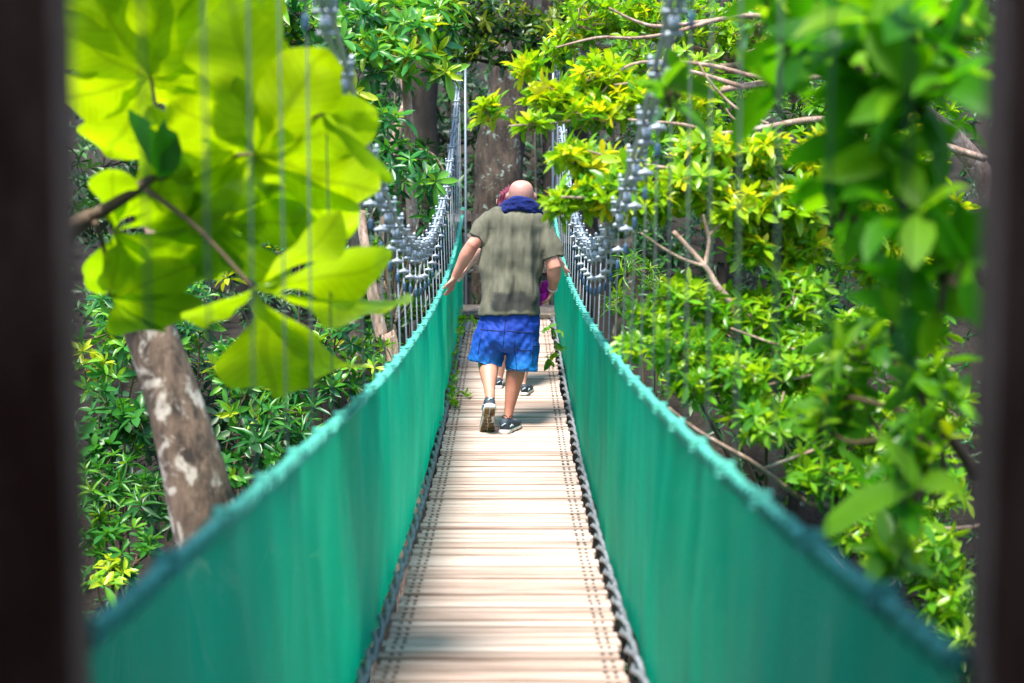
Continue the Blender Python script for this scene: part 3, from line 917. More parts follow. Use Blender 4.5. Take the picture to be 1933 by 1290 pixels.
def man():
    t = thing('person', 'bald man in olive T-shirt and blue shorts with a navy towel round his neck', 'person', Q(960, 822))
    X = (1, 0, 0)
    bm = bmesh.new()
    # head, leaning forward, with ears, nose and brow
    hc = Q(984, 371)
    rings = [(984, 341, .012, .016, .0), (984, 343.5, .045, .05, .0), (984, 350, .070, .078, .0), (984, 360, .0815, .094, 0), (984, 371, .0845, .100, .005), (984, 382, .081, .098, .02), (984, 392, .072, .085, .035), (984, 401, .060, .065, .055), (984, 408, .040, .040, .07)]
    tube(bm, [Q(a, b, e) for a, b, c, d, e in rings], [(c, d) for a, b, c, d, e in rings], seg=24, sub=3, side=X)
    tube(bm, [Q(984, 366, .095), Q(984, 378, .125), Q(984, 382, .115)], [.010, .016, .012], seg=10, sub=3, round_end=(1, 1))
    tube(bm, [Q(975, 364, .085), Q(993, 364, .085)], .010, seg=8, round_end=(1, 1))
    tube(bm, [Q(978, 391, .11), Q(990, 391, .11)], .008, seg=8, round_end=(1, 1))
    for sg in (-1, 1):
        ex = 984 + sg * 25.4
        tube(bm, [Q(ex, 366, .012), Q(ex + sg * 1.6, 370, .005), Q(ex + sg * 1.5, 376, .006), Q(ex - sg * .5, 382, .014)], [(.008, .012), (.011, .021), (.009, .017), (.007, .010)], seg=10, sub=3, side=X, round_end=(1, 1))
    # neck + torso
    tube(bm, [Q(984, 385, .03), Q(983, 402, .01), Q(983, 412, 0)], [(.062, .064), (.066, .064), (.09, .07)], seg=18, sub=3, side=X)
    tube(bm, [Q(984, 404), Q(983, 416), Q(978, 440), Q(970, 490), Q(964, 540), Q(962, 585), Q(960, 625)],
         [(.07, .06), (.165, .085), (.185, .105), (.175, .115), (.165, .125), (.17, .125), (.165, .12)], seg=28, sub=4, side=X, round_end=(0, 1))
    # left arm: out and down to the rail, elbow bent
    ls, le, lw = Q(932, 420, -.01), Q(889, 466, -.05), Q(859, 523, .05)
    tube(bm, [ls, ls.lerp(le, .5), le], [.056, .052, .043], seg=16, sub=4, round_end=(1, 0))
    tube(bm, [le.lerp(ls, .08), le.lerp(lw, .25), le.lerp(lw, .6), lw], [.043, .047, .037, .027], seg=16, sub=4, round_end=(1, 1))
    # fingers close on the rope
    kn = Q(851, 541, .07)
    hand(bm, lw, kn, (-.1, .35, -1), (-.6, .1, -.35), (.45, .8, .1), tsign=-1)
    # right arm: bent, hand forward holding the cloth
    rs_, re, rw = Q(1026, 432), Q(1047, 508, -.03), Q(1043, 548, .10)
    tube(bm, [rs_, rs_.lerp(re, .5), re], [.050, .050, .045], seg=16, sub=4, round_end=(1, 0))
    tube(bm, [re.lerp(rs_, .08), re.lerp(rw, .3), re.lerp(rw, .65), rw], [.045, .047, .036, .027], seg=16, sub=4, round_end=(1, 1))
    hand(bm, rw, Q(1035, 560, .15), (-.55, .35, -.5), (-.8, -.2, -.1), (.1, .6, .6), tsign=-1)
    # legs
    lh, lk, la = Q(934, 610), Q(921, 668, .10), Q(925, 753, -.21)
    tube(bm, [lh, lh.lerp(lk, .5), lk], [.088, .078, .060], seg=20, sub=4, round_end=(1, 1))
    tube(bm, [lk, lk.lerp(la, .22), lk.lerp(la, .45), lk.lerp(la, .75), la], [(.060, .062), (.069, .070), (.060, .060), (.039, .042), (.032, .037)], seg=20, sub=4, side=X, round_end=(1, 1))
    rh_, rk, ra = Q(986, 610), Q(976, 688, .03), Q(957, 797, .04)
    tube(bm, [rh_, rh_.lerp(rk, .5), rk], [.090, .080, .060], seg=20, sub=4, round_end=(1, 1))
    tube(bm, [rk, rk.lerp(ra, .18), rk.lerp(ra, .42), rk.lerp(ra, .75), ra], [(.059, .060), (.063, .068), (.052, .058), (.034, .038), (.029, .036)], seg=20, sub=4, side=X, round_end=(1, 1))
    # feet inside the shoes
    zd = lambda p: Vector((p.x, p.y, deck_z(p.y)))
    hr = on_deck(951, 821); print('foot depth', hr.y, Q(953, 818).y); tr_ = Vector((hr.x + .085, hr.y + .275, deck_z(hr.y + .275)))
    tube(bm, [ra, hr + Vector((.01, .03, .05)), hr.lerp(tr_, .5) + Vector((0, 0, .045)), hr.lerp(tr_, .85) + Vector((0, 0, .035))], [.028, .03, .026, .02], seg=12, sub=3, round_end=(1, 1))
    hl = Q(925, 771, -.30); tl = Q(919, 811, -.14)
    upl = Vector((0, .65, .8))
    tube(bm, [la, hl.lerp(tl, .2) + upl.normalized() * .055, hl.lerp(tl, .8) + upl.normalized() * .04], [.028, .028, .02], seg=12, sub=3, round_end=(1, 1))
    body = remeshed('body', bm, [M['skin'], M['skin_head']], t, .0065, 3, facemat=lambda c: 1 if c.z > Q(984, 395).z and abs(c.x - Q(984, 380).x) < .13 else 0)
    # T-shirt
    bm = bmesh.new()
    rings = [(984, 399, .075, .072), (984, 404, .125, .088), (984, 411, .185, .105), (981, 424, .215, .125), (975, 450, .214, .138), (969, 485, .207, .146), (966, 520, .198, .152), (963, 555, .200, .158), (961, 578, .208, .168), (961, 596, .210, .170)]
    tube(bm, [Q(a, b) for a, b, c, d in rings], [(c, d) for a, b, c, d in rings], seg=40, sub=4, side=X)
    tube(bm, [Q(940, 416), Q(918, 432, -.01), Q(899, 454, -.03)], [.075, .078, .078], seg=24, sub=4, round_end=(1, 0))
    tube(bm, [Q(1016, 424), Q(1034, 450, -.01), Q(1044, 488, -.02)], [.078, .076, .066], seg=24, sub=4, round_end=(1, 0))
    zc, zh = Q(980, 420).z, Q(960, 593).z
    def folds(p, n):
        u = (zc - p.z) / (zc - zh)
        d = 0
        # long vertical drapes, stronger to the hem, pulled towards the shoulders
        a = (p.x - Q(975, 0).x) * (1 - .12 * u)
        d += .012 * min(max(u + .25, .15), 1) * math.sin(a * 88 + 2.2 * mnoise.noise(Vector((p.x * 6, p.y * 4, p.z * 3)))) * (.35 + .65 * abs(mnoise.noise(Vector((p.x * 9, 3, p.z * 2.0)))) * 2)
        d += .030 * mnoise.noise(Vector((p.x * 13, p.y * 8, p.z * 3.2)))
        d += .015 * mnoise.noise(Vector((p.x * 5 + p.z * 3, p.y * 5, p.z * 9 + 4)))
        d += .005 * mnoise.noise(Vector((p.x * 40, p.y * 30, p.z * 14)))
        edge = min(max((p.z - zh) / .09, .25), 1)
        return d * edge + .002
    sh = remeshed('t_shirt', bm, [M['shirt']], t, .006, 3, folds)
    # hem stitching and sleeve hems
    # shorts
    bm = bmesh.new()
    tube(bm, [Q(962, 578), Q(962, 600), Q(961, 625), Q(956, 647), Q(952, 664)], [(.185, .135), (.195, .145), (.202, .15), (.19, .14), (.10, .11)], seg=36, sub=4, side=X)
    tube(bm, [Q(932, 612, .01), Q(926, 640, .02), Q(916, 684, .045)], [(.105, .12), (.112, .12), (.114, .118)], seg=28, sub=4, side=X)
    tube(bm, [Q(988, 612), Q(986, 650, .0), Q(985, 699, .01)], [(.108, .125), (.110, .12), (.105, .115)], seg=28, sub=4, side=X)
    def sfold(p, n):
        return (.012 * mnoise.noise(Vector((p.x * 9 + p.z * 6, p.y * 9, p.z * 8))) + .007 * mnoise.noise(Vector((p.x * 20 - p.z * 14, p.y * 16, p.z * 14 + 7)))
                + .004 * mnoise.noise(Vector((p.x * 44 + p.z * 20, p.y * 36, p.z * 26))))
    so = remeshed('shorts', bm, [M['shorts']], t, .006, 3, sfold)
    # seams lie on the back of the shorts
    from mathutils.bvhtree import BVHTree
    dgm = so.data
    bvh = BVHTree.FromPolygons([v.co[:] for v in dgm.vertices], [p.vertices[:] for p in dgm.polygons])
    def on(px, py):
        o = CAM; d = (P(px, py, 1) - CAM).normalized()
        h = bvh.ray_cast(o, d)
        return h[0] - d * .0005 if h[0] is not None else None
    for line in ([(912, 600), (910, 625), (905, 650), (902, 672)], [(955, 603), (952, 622), (951, 640), (949, 658)], [(972, 640), (971, 660), (974, 680), (975, 700)], [(906, 622), (930, 624), (950, 626)], [(958, 625), (990, 628), (1016, 628)],
                 [(1007, 640), (1006, 660), (1004, 690)], [(1007, 641), (1016, 641)], [(1005, 653), (1016, 653)], [(976, 660), (990, 662), (1004, 661)], [(957, 694), (970, 698), (985, 699), (1000, 695)]):
        pts = []
        for (a, b) in zip(line, line[1:]):
            for q in range(6): pts.append(on(a[0] + (b[0] - a[0]) * q / 6, a[1] + (b[1] - a[1]) * q / 6))
        pts = [p for p in pts if p is not None]
        if len(pts) > 2:
            bm = bmesh.new(); tube(bm, pts, .0030, seg=5); obj('seam', bm, M['seam'], so)
    # towel: rolled round the neck, ends hanging in front
    bm = bmesh.new()
    tube(bm, [Q(955, 425, .17), Q(945, 402, .12), Q(950, 394, .03), Q(962, 386, -.055), Q(978, 381, -.085), Q(995, 384, -.08), Q(1010, 393, -.03), Q(1017, 401, .06), Q(1010, 425, .15), Q(1008, 470, .17)],
         [(.035, .028), (.036, .028), (.038, .03), (.040, .028), (.042, .028), (.040, .028), (.038, .03), (.036, .028), (.035, .028), (.045, .02)], seg=18, sub=6, side=(0, 0, 1), round_end=(1, 1))
    tube(bm, [Q(935, 406, .06), Q(948, 400, -.02), Q(966, 394, -.075), Q(985, 391, -.095), Q(1003, 398, -.07), Q(1016, 410, 0)],
         [.018, .022, .024, .024, .024, .018], seg=14, sub=6, round_end=(1, 1))
    remeshed('towel', bm, [M['towel']], t, .006, 2, lambda p, n: .006 * mnoise.noise(Vector((p.x * 18, p.y * 30, p.z * 60))) + .003 * mnoise.noise(p * 90))
    # wristband
    bm = bmesh.new()
    c = re.lerp(rw, .93); ax = (rw - re).normalized(); s = ax.orthogonal().normalized(); o = ax.cross(s)
    tube(bm, [c + (s * math.cos(a) + o * math.sin(a)) * .031 for a in np.linspace(0, 2 * PI, 21)], .004, seg=6)
    obj('wristband', bm, M['shoe_sole'], t)
    # shoes
    shoe(t, hr, tr_, (0, 0, 1), tread=False)
    shoe(t, hl, tl, upl, L=.33, with_laces=False)
    return t
man()

# the cloth in his right hand
bm = bmesh.new()
tube(bm, [Q(1037, 533, .16), Q(1030, 540, .15), Q(1031, 556, .14), Q(1024, 563, .13), Q(1020, 573, .12)], [.014, .034, .030, .036, .014], seg=18, sub=6, round_end=(1, 1))
tube(bm, [Q(1030, 538, .17), Q(1022, 552, .15), Q(1026, 568, .15)], [.02, .026, .016], seg=14, sub=6, round_end=(1, 1))
o = remeshed('bundled_cloth', bm, [M['magenta']], None, .004, 1, lambda p, n: .012 * mnoise.noise(p * 34) + .006 * mnoise.noise(p * 80))
tag(o, 'crumpled magenta cloth held in the bald man\'s right hand', 'cloth')

# second walker, almost hidden in front of him
def woman():
    D2 = 10.75
    def W(px, py, dd=0): return P(px, py, D2 + dd)
    X = (1, 0, 0)
    t = thing('person', 'woman in navy top with pink hair walking ahead, mostly hidden behind the bald man', 'person', W(960, 745))
    bm = bmesh.new()
    rings = [(962, 357, .015, .018, 0), (962, 361, .05, .055, 0), (962, 369, .071, .082, 0), (962, 380, .074, .09, .005), (962, 390, .066, .08, .02), (962, 399, .05, .055, .04)]
    tube(bm, [W(a, b, e) for a, b, c, d, e in rings], [(c, d) for a, b, c, d, e in rings], seg=20, sub=3, side=X, round_end=(0, 1))
    tube(bm, [W(962, 380, .09), W(962, 386, .105)], [.009, .013], seg=8, round_end=(1, 1))
    for sg in (-1, 1):
        tube(bm, [W(957 + sg * 19, 376, .01), W(957 + sg * 19.5, 386, .01)], [(.005, .012), (.004, .008)], seg=8, side=X, round_end=(1, 1))
    tube(bm, [W(958, 394, .02), W(962, 412)], [.05, .055], seg=14, round_end=(1, 1))
    tube(bm, [W(964, 408), W(968, 425), W(972, 460), W(972, 510), W(968, 560), W(966, 600)], [(.07, .06), (.15, .085), (.145, .10), (.125, .10), (.14, .11), (.15, .12)], seg=24, sub=4, side=X, round_end=(1, 1))
    # left arm out to the rail
    s, e, w = W(928, 425), W(908, 470, -.06), W(882, 505, .02)
    tube(bm, [s, s.lerp(e, .5), e], [.042, .040, .034], seg=14, sub=3, round_end=(1, 0))
    tube(bm, [e, e.lerp(w, .35), w], [.034, .034, .022], seg=14, sub=3, round_end=(1, 1))
    hand(bm, w, W(873, 519, .04), (-.2, .3, -.9), (-.5, .1, -.4), (.3, .8, .2), scale=.88, r=.008, tsign=-1)
    s, e, w = W(1012, 428), W(1046, 486, -.03), W(1062, 500, .04)
    tube(bm, [s, s.lerp(e, .5), e], [.042, .040, .034], seg=14, sub=3, round_end=(1, 0))
    tube(bm, [e, e.lerp(w, .35), w], [.034, .032, .022], seg=14, sub=3, round_end=(1, 1))
    hand(bm, w, W(1067, 509, .09), (.1, .3, -.9), (.5, .1, -.4), (-.3, .8, .2), scale=.88, r=.008, tsign=-1)
    for h, k, a in ((W(948, 600), W(944, 668, .04), W(941, 727, .05)), (W(984, 600), W(986, 672, .04), W(986, 735, -.02))):
        tube(bm, [h, h.lerp(k, .5), k], [.085, .07, .052], seg=18, sub=3, round_end=(1, 1))
        tube(bm, [k, k.lerp(a, .3), k.lerp(a, .7), a], [.048, .052, .034, .026], seg=18, sub=4, round_end=(1, 1))
    for hx, hy in ((941, 734), (988, 745)):
        h_ = on_deck(hx, hy + 1); z = h_.z
        tube(bm, [h_ + Vector((0, .02, .06)), Vector((h_.x, h_.y + .18, deck_z(h_.y + .18) + .035))], [.026, .022], seg=10, round_end=(1, 1))
    remeshed('body', bm, [M['skin_pale']], t, .007, 3)
    bm = bmesh.new()
    tube(bm, [W(962, 405), W(966, 414), W(968, 425), W(972, 455), W(974, 505), W(972, 560)], [(.08, .07), (.13, .09), (.185, .11), (.19, .12), (.175, .12), (.18, .135)], seg=28, sub=4, side=X)
    tube(bm, [W(936, 422), W(922, 445), W(915, 458, -.04)], [.06, .058, .056], seg=16, sub=3, round_end=(1, 0))
    tube(bm, [W(1008, 424), W(1030, 452, -.01), W(1046, 484, -.03)], [.06, .058, .05], seg=16, sub=3, round_end=(1, 0))
    remeshed('top', bm, [M['navy']], t, .008, 3, lambda p, n: .008 * mnoise.noise(Vector((p.x * 14, p.y * 9, p.z * 6))))
    bm = bmesh.new()
    tube(bm, [W(968, 548), W(968, 600), W(968, 625)], [(.165, .125), (.18, .14), (.17, .13)], seg=24, sub=3, side=X)
    for a in (945, 986):
        tube(bm, [W(a, 610), W(a, 655, .02)], [.10, .095], seg=18, sub=3)
    remeshed('shorts', bm, [M['navy']], t, .008, 3)
    # hair over skull and down the nape
    bm = bmesh.new()
    tube(bm, [W(962, 356), W(962, 362, -.01), W(961, 373, -.02), W(960, 385, -.025), W(956, 397, -.03), W(950, 408, -.03)], [(.02, .02), (.056, .062), (.073, .082), (.074, .076), (.064, .05), (.03, .02)], seg=22, sub=4, side=X, round_end=(1, 1))
    def strands(p, n): return .008 * math.sin(p.x * 260 + 6 * mnoise.noise(p * 12)) + .008 * mnoise.noise(p * 30)
    remeshed('hair', bm, [M['hair_pink']], t, .005, 2, strands)
    for hx, hy, tw in ((941, 735, -.01), (989, 748, .04)):
        h_ = on_deck(hx, hy)
        shoe(t, h_, Vector((h_.x + tw, h_.y + .22, deck_z(h_.y + .22))), (0, 0, 1), L=.25, with_laces=False, tread=False)
woman()
# ------------------------------------------------------------------ vegetation
def G(px, d):
    p = P(px, 645, d)
    return Vector((p.x, p.y, float(H(p.x, p.y)) - .1))

# big trunks at the far end
def trunk_thing(name, label, pts, rad, bark, group=None, flare=1.35, cat='tree', extra=None):
    t = thing(name, label, cat, pts[0], group)
    bm = bmesh.new()
    r = [rad[0] * flare] + list(rad[1:]) if len(rad) == len(pts) else [rad[0]] * len(pts)
    tube(bm, pts, r, seg=26, sub=7, wob=.22, side=(1, 0, 0))
    obj('trunk', bm, M[bark], t)
    if extra: extra(t)
    return t
def limb(t, pts, rad, bark, name='branch'):
    bm = bmesh.new(); tube(bm, pts, rad, seg=9, sub=5, wob=.2); return obj(name, bm, M[bark], t)

d = 17.0
trunk_thing('forest_tree', 'thick straight forest tree with lichen-spotted brown bark rising behind the man\'s head', [G(935, d), P(935, 600, d), P(938, 420, d), P(945, 280, d), P(958, 160, d), P(968, 20, d), P(975, -160, d)], [.34, .31, .30, .28, .24, .22, .2], 'bark_big',
            extra=lambda t: (limb(t, [P(955, 120, d), P(900, 10, d), P(840, -60, d - .5)], [.1, .07, .04], 'bark_big'), ))
d = 18.5
trunk_thing('forest_tree', 'dark broad tree trunk in deep shade to the left of the far hangers', [G(800, d), P(800, 560, d), P(795, 330, d), P(800, 150, d), P(812, -60, d)], [.27, .23, .21, .19, .18], 'bark_dark')
trunk_thing('forest_tree', 'slim brown tree trunk standing between the big trunk and the right hangers', [G(1043, 17.6), P(1040, 500, 17.6), P(1040, 300, 17.6), P(1030, 100, 17.6), P(1035, -80, 17.6)], [.13, .1, .095, .08, .07], 'bark_big')
trunk_thing('forest_tree', 'thin pale twisting trunk in front of the dark trunk, upper left of the hangers', [G(742, 14), P(722, 520, 14), P(735, 330, 14), P(752, 240, 14), P(769, 185, 14), P(756, 130, 14), P(765, 60, 14)], [.05, .05, .045, .045, .045, .04, .03], 'bark_pale')
trunk_thing('forest_tree', 'slim reddish leaning trunk seen between the leaves and the left hangers', [G(775, 11), P(745, 720, 11), P(722, 640, 11), P(705, 560, 11), P(690, 470, 11), P(680, 400, 11.1)], [.06, .055, .05, .045, .04, .035], 'bark_pale')
trunk_thing('forest_tree', 'shaded trunk low in the dark gap right of the hangers', [G(1150, 15), P(1140, 600, 15), P(1120, 480, 15), P(1085, 390, 15), P(1060, 250, 15.2)], [.12, .11, .1, .08, .06], 'bark_dark')

# leaning foreground trunk with a broken dark top
d = 5.2
lean = trunk_thing('leaning_trunk', 'leaning broken tree trunk with pale lichen patches close behind the left netting', [P(520, 1500, d + .2) , P(440, 1180, d), P(393, 1010, d), P(362, 880, d), P(328, 760, d), P(298, 665, d), P(270, 585, d), P(262, 566, d)], [.14, .125, .115, .108, .102, .094, .088, .07], 'bark_lean', flare=1)
def stub(t):
    bm = bmesh.new(); tube(bm, [P(248, 600, d - .08), P(240, 575, d - .1), P(238, 562, d - .1)], [.045, .04, .02], seg=10, wob=.4, round_end=(1, 0)); obj('broken_knot', bm, M['bark_dark'], t)
    bm = bmesh.new(); tube(bm, [P(300, 610, d), P(315, 560, d), P(305, 495, d), P(280, 420, d + .1)], [.06, .045, .032, .02], seg=10, sub=4, wob=.3); obj('branch', bm, M['bark_pale'], t)
stub(lean)

# --- palmate leaves on the left
def palmate():
    t = thing('palmate_leaf_tree', 'young tree with huge glowing yellow-green lobed leaves on the left, in front of the forest', 'tree', G(40, 4.2))
    D = 4.15
    bm = bmesh.new(); tube(bm, [G(40, 4.2) - Vector((0, 0, .1)), P(30, 900, 4.2), P(60, 560, 4.2), P(120, 450, 4.2), P(175, 408, D)], [.05, .045, .036, .03, .022], seg=12, sub=5, wob=.15); obj('trunk', bm, M['twig'], t)
    bm = bmesh.new(); tube(bm, [P(175, 408, D), P(225, 378, D - .02), P(272, 345, D - .03), P(300, 320, D - .03)], [.020, .018, .016, .012], seg=10, sub=5, wob=.2); obj('branch', bm, M['twig'], t)
    specs = [
        # centre, depth, petiole from, list of (angle, length px, width ratio), facing tilt (x,z), tone
        ((483, 290), 4.10, (298, 338), [(84, 205, .50), (48, 215, .46), (8, 235, .46), (-27, 250, .44), (-56, 262, .40), (-86, 225, .44), (-116, 215, .44), (-148, 235, .42), (178, 225, .4), (143, 175, .46), (112, 150, .46)], (.25, .35), .60),
        ((283, 145), 4.22, (300, 320), [(95, 165, .5), (60, 205, .5), (25, 235, .48), (-8, 245, .46), (-38, 220, .44), (-70, 90, .4), (-130, 215, .44), (-165, 190, .44), (150, 195, .46), (122, 190, .46)], (.1, .5), .66),
        ((478, 545), 4.02, (268, 352), [(-98, 262, .48), (-66, 320, .22), (-36, 290, .38), (-8, 235, .44), (22, 170, .4), (-150, 140, .4)], (.3, -.1), .52),
        ((215, 440), 4.25, (190, 400), [(-60, 210, .44), (-90, 185, .46), (-28, 235, .42), (2, 250, .4), (32, 190, .4), (-118, 150, .46), (70, 120, .4)], (.2, -.2), .42),
        ((610, 215), 4.0, (483, 290), [(-36, 150, .34), (8, 100, .36)], (-.7, .5), .25),
        ((395, 420), 4.32, (268, 352), [(-95, 150, .5), (-50, 175, .5), (-10, 190, .5), (35, 170, .5), (75, 160, .5), (115, 170, .5), (160, 160, .5), (-140, 170, .5)], (.1, .1), .45),
        ((400, 120), 4.40, (300, 320), [(90, 120, .55), (40, 160, .5), (0, 160, .5), (-45, 150, .5), (-90, 160, .5), (-140, 150, .5), (180, 160, .5), (135, 130, .5)], (-.1, .2), .55),
        ((205, 560), 4.3, (180, 420), [(-30, 165, .5), (-80, 130, .5), (10, 170, .45), (60, 90, .4)], (.2, .1), .36),
    ]
    for ci, (c, dd, pf, lobes, tilt, tone) in enumerate(specs):
        if ci == 2: lobes = [(a, l_ * 1.16, w_ * .9) for a, l_, w_ in lobes]
        cc = P(c[0], c[1], dd)
        p0 = P(pf[0], pf[1], D - .03)
        n = Vector((tilt[0] * .7, -.62, -.72 + tilt[1] * .3)).normalized()        # blade faces roughly towards the bridge
        e1 = Vector((1, 0, 0)); e1 = (e1 - n * e1.dot(n)).normalized()
        e2 = n.cross(e1); e2 = e2 if e2.z > 0 else -e2
        base, dr, nr, L, W, rn, bd = [], [], [], [], [], [], []
        s = dd / FPX
        for (a, ln, wr) in lobes:
            a = R(a + random.uniform(-3, 3))
            k1 = 1 / max(.6, abs(e1.x)); k2 = 1 / max(.5, e2.z)
            dv = e1 * math.cos(a) * k1 + e2 * math.sin(a) * k2
            l = ln * s * dv.length
            dv.normalize()
            nn = n + Vector((random.uniform(-.16, .16), 0, random.uniform(-.16, .16)))
            base.append(cc[:]); dr.append(dv[:]); nr.append(nn[:]); L.append(l); W.append(ln * s * wr * 1.5 * random.uniform(.85, 1.12))
            rn.append(min(max(tone + random.uniform(-.12, .12), 0), 1)); bd.append(random.uniform(.2, 2.6))
        me = leaves_to_mesh('leaf', np.array(base), np.array(dr), np.array(nr), np.array(L), np.array(W), np.array(rn), 'lobe', bend=np.array(bd))
        lf = link_mesh('leaf', me, M['leaf_palmate'], t)
        so_ = lf.modifiers.new('sub', 'SUBSURF'); so_.levels = 2; so_.render_levels = 2
        mid = p0.lerp(cc, .5) + Vector((0, .03, .02))
        bm = bmesh.new(); tube(bm, [p0, mid, cc + Vector((0, .006, 0))], [.0085, .0065, .005], seg=8, sub=5); obj('leaf_stalk', bm, M['twig'], lf)
    # folded young leaves, darker, hanging at the fork
    base, dr, nr, L, W = [], [], [], [], []
    for (a, b, q, w, dd) in (((300, 330), (262, 195), 1, .055, 3.98), ((298, 330), (330, 225), 1, .05, 3.96), ((298, 335), (345, 262), 1, .035, 3.98)):
        pa, pb = P(*a, dd), P(*b, dd)
        base.append(pa[:]); dr.append((pb - pa)[:]); nr.append((.5, -.3, .2)); L.append((pb - pa).length); W.append(w * 2)
    me = leaves_to_mesh('young_leaf', np.array(base), np.array(dr), np.array(nr), np.array(L), np.array(W), np.array([.0, .0, .05]), 'oval')
    link_mesh('young_leaf', me, M['leaf_near'], t)
palmate()

U = 'umbrella_tree'
# --- upper left whorled trees
tree('whorled_tree', 'tall whorled-leaf tree with glossy rosettes filling the top left behind the palmate leaves', 'tree', G(655, 12.9),
     [(440, 30, 80, 50, 12.9, .6, 20), (560, 40, 80, 55, 12.7, .6, 26), (660, 70, 80, 50, 12.4, .6, 24), (560, 140, 60, 45, 12.2, .5, 15), (620, 170, 60, 50, 12.3, .4, 14), (500, 100, 60, 60, 12.8, .5, 16), (690, 190, 40, 40, 12.2, .3, 7)],
     'leaf_rosette', .21, .062, 10, (25, 100), .07, 'bark_grey', (.48, .22), trunk_pts=[G(668, 12.9), P(672, 420, 12.9), P(668, 270, 12.9), P(655, 170, 12.8), P(640, 90, 12.7)], tilt=.4, toward=(0, -.45, 0))
tree('whorled_tree', 'whorled-leaf tree with yellow-green rosettes at the top, just left of the far hangers', 'tree', G(765, 13.2),
     [(730, 20, 70, 40, 12.8, .6, 24), (790, 70, 60, 45, 12.4, .4, 18), (745, 110, 60, 45, 12.2, .4, 16), (830, 30, 50, 45, 12.8, .5, 18), (840, 140, 32, 24, 12.4, .2, 7)],
     'leaf_rosette', .20, .06, 10, (25, 100), .05, 'bark_pale', (.62, .22), trunk_pts=[G(790, 13.2), P(775, 330, 13.2), P(768, 180, 13.2), P(760, 100, 12.9)], tilt=.4, toward=(0, -.45, 0))
tree('overhanging_tree', 'dark-twigged olive-leaved tree arching over the far end of the bridge', 'tree', G(1120, 15.4),
     [(880, 30, 60, 45, 14.2, .6, 44), (960, 40, 70, 45, 14.4, .6, 52), (1030, 60, 50, 50, 14.2, .5, 40), (900, 95, 60, 25, 14, .3, 22), (1000, 115, 60, 25, 14.2, .3, 26), (855, 100, 40, 20, 13.9, .2, 10), (1080, 30, 50, 50, 14.4, .5, 36)],
     'leaf_olive', .125, .042, 8, (30, 110), .09, 'bark_dark', (.42, .28), trunk_pts=[G(1120, 15.4), P(1110, 420, 15.2), P(1095, 240, 15), P(1050, 110, 14.6)], tilt=.8, twig_r=.009)
tree('glossy_shrub', 'dark glossy shrub whose drooping leaf whorls hang left of the far hangers', 'shrub', G(700, 11.4),
     [(735, 230, 36, 30, 11.6, .3, 7), (770, 300, 44, 40, 11.4, .3, 9), (740, 350, 40, 40, 11.2, .3, 8), (800, 345, 34, 34, 11.1, .2, 6), (808, 415, 14, 16, 11, .1, 2)],
     'leaf_rosette', .17, .048, 9, (40, 110), .04, 'bark_grey', (.30, .2), tilt=.5, toward=(0, -.3, 0))
tree('light_green_shrub', 'light green shrub showing through the gap below the palmate leaves', 'shrub', G(520, 11.2),
     [(480, 450, 70, 40, 11, .5, 18), (560, 440, 60, 40, 11.2, .5, 16), (620, 500, 60, 50, 11, .5, 16), (420, 500, 60, 50, 10.8, .5, 16), (680, 540, 40, 50, 11.3, .4, 12)],
     'leaf_rosette', .12, .036, 9, (30, 105), .035, 'bark_grey', (.5, .25), tilt=.5)
tree('small_leaved_shrub', 'small-leaved shrub with dry brown leaves behind the left hanger grips', 'shrub', G(760, 12),
     [(740, 470, 40, 30, 11.8, .3, 16), (780, 520, 40, 40, 11.8, .3, 18), (740, 580, 50, 40, 11.6, .4, 22), (800, 590, 40, 40, 11.7, .3, 16), (720, 640, 50, 30, 11.4, .3, 14)],
     'leaf_mid', .085, .03, 7, (30, 110), .03, 'bark_grey', (.55, .28), tilt=.7)
q = clump_points((765, 500, 70, 60, 11.9, .3, 90))
g = rosettes(q, rng.normal(0, 1, (90, 3)), 2, .06, .028, (10, 150), (.5, .3))
tag(link_mesh('dead_leaves', leaves_to_mesh('dead_leaves', *g[:6], 'oval', bend=g[6] * 2), M['leaf_litter']), 'curled dry brown leaves caught behind the left hanger grips', 'dead leaves', kind='stuff')

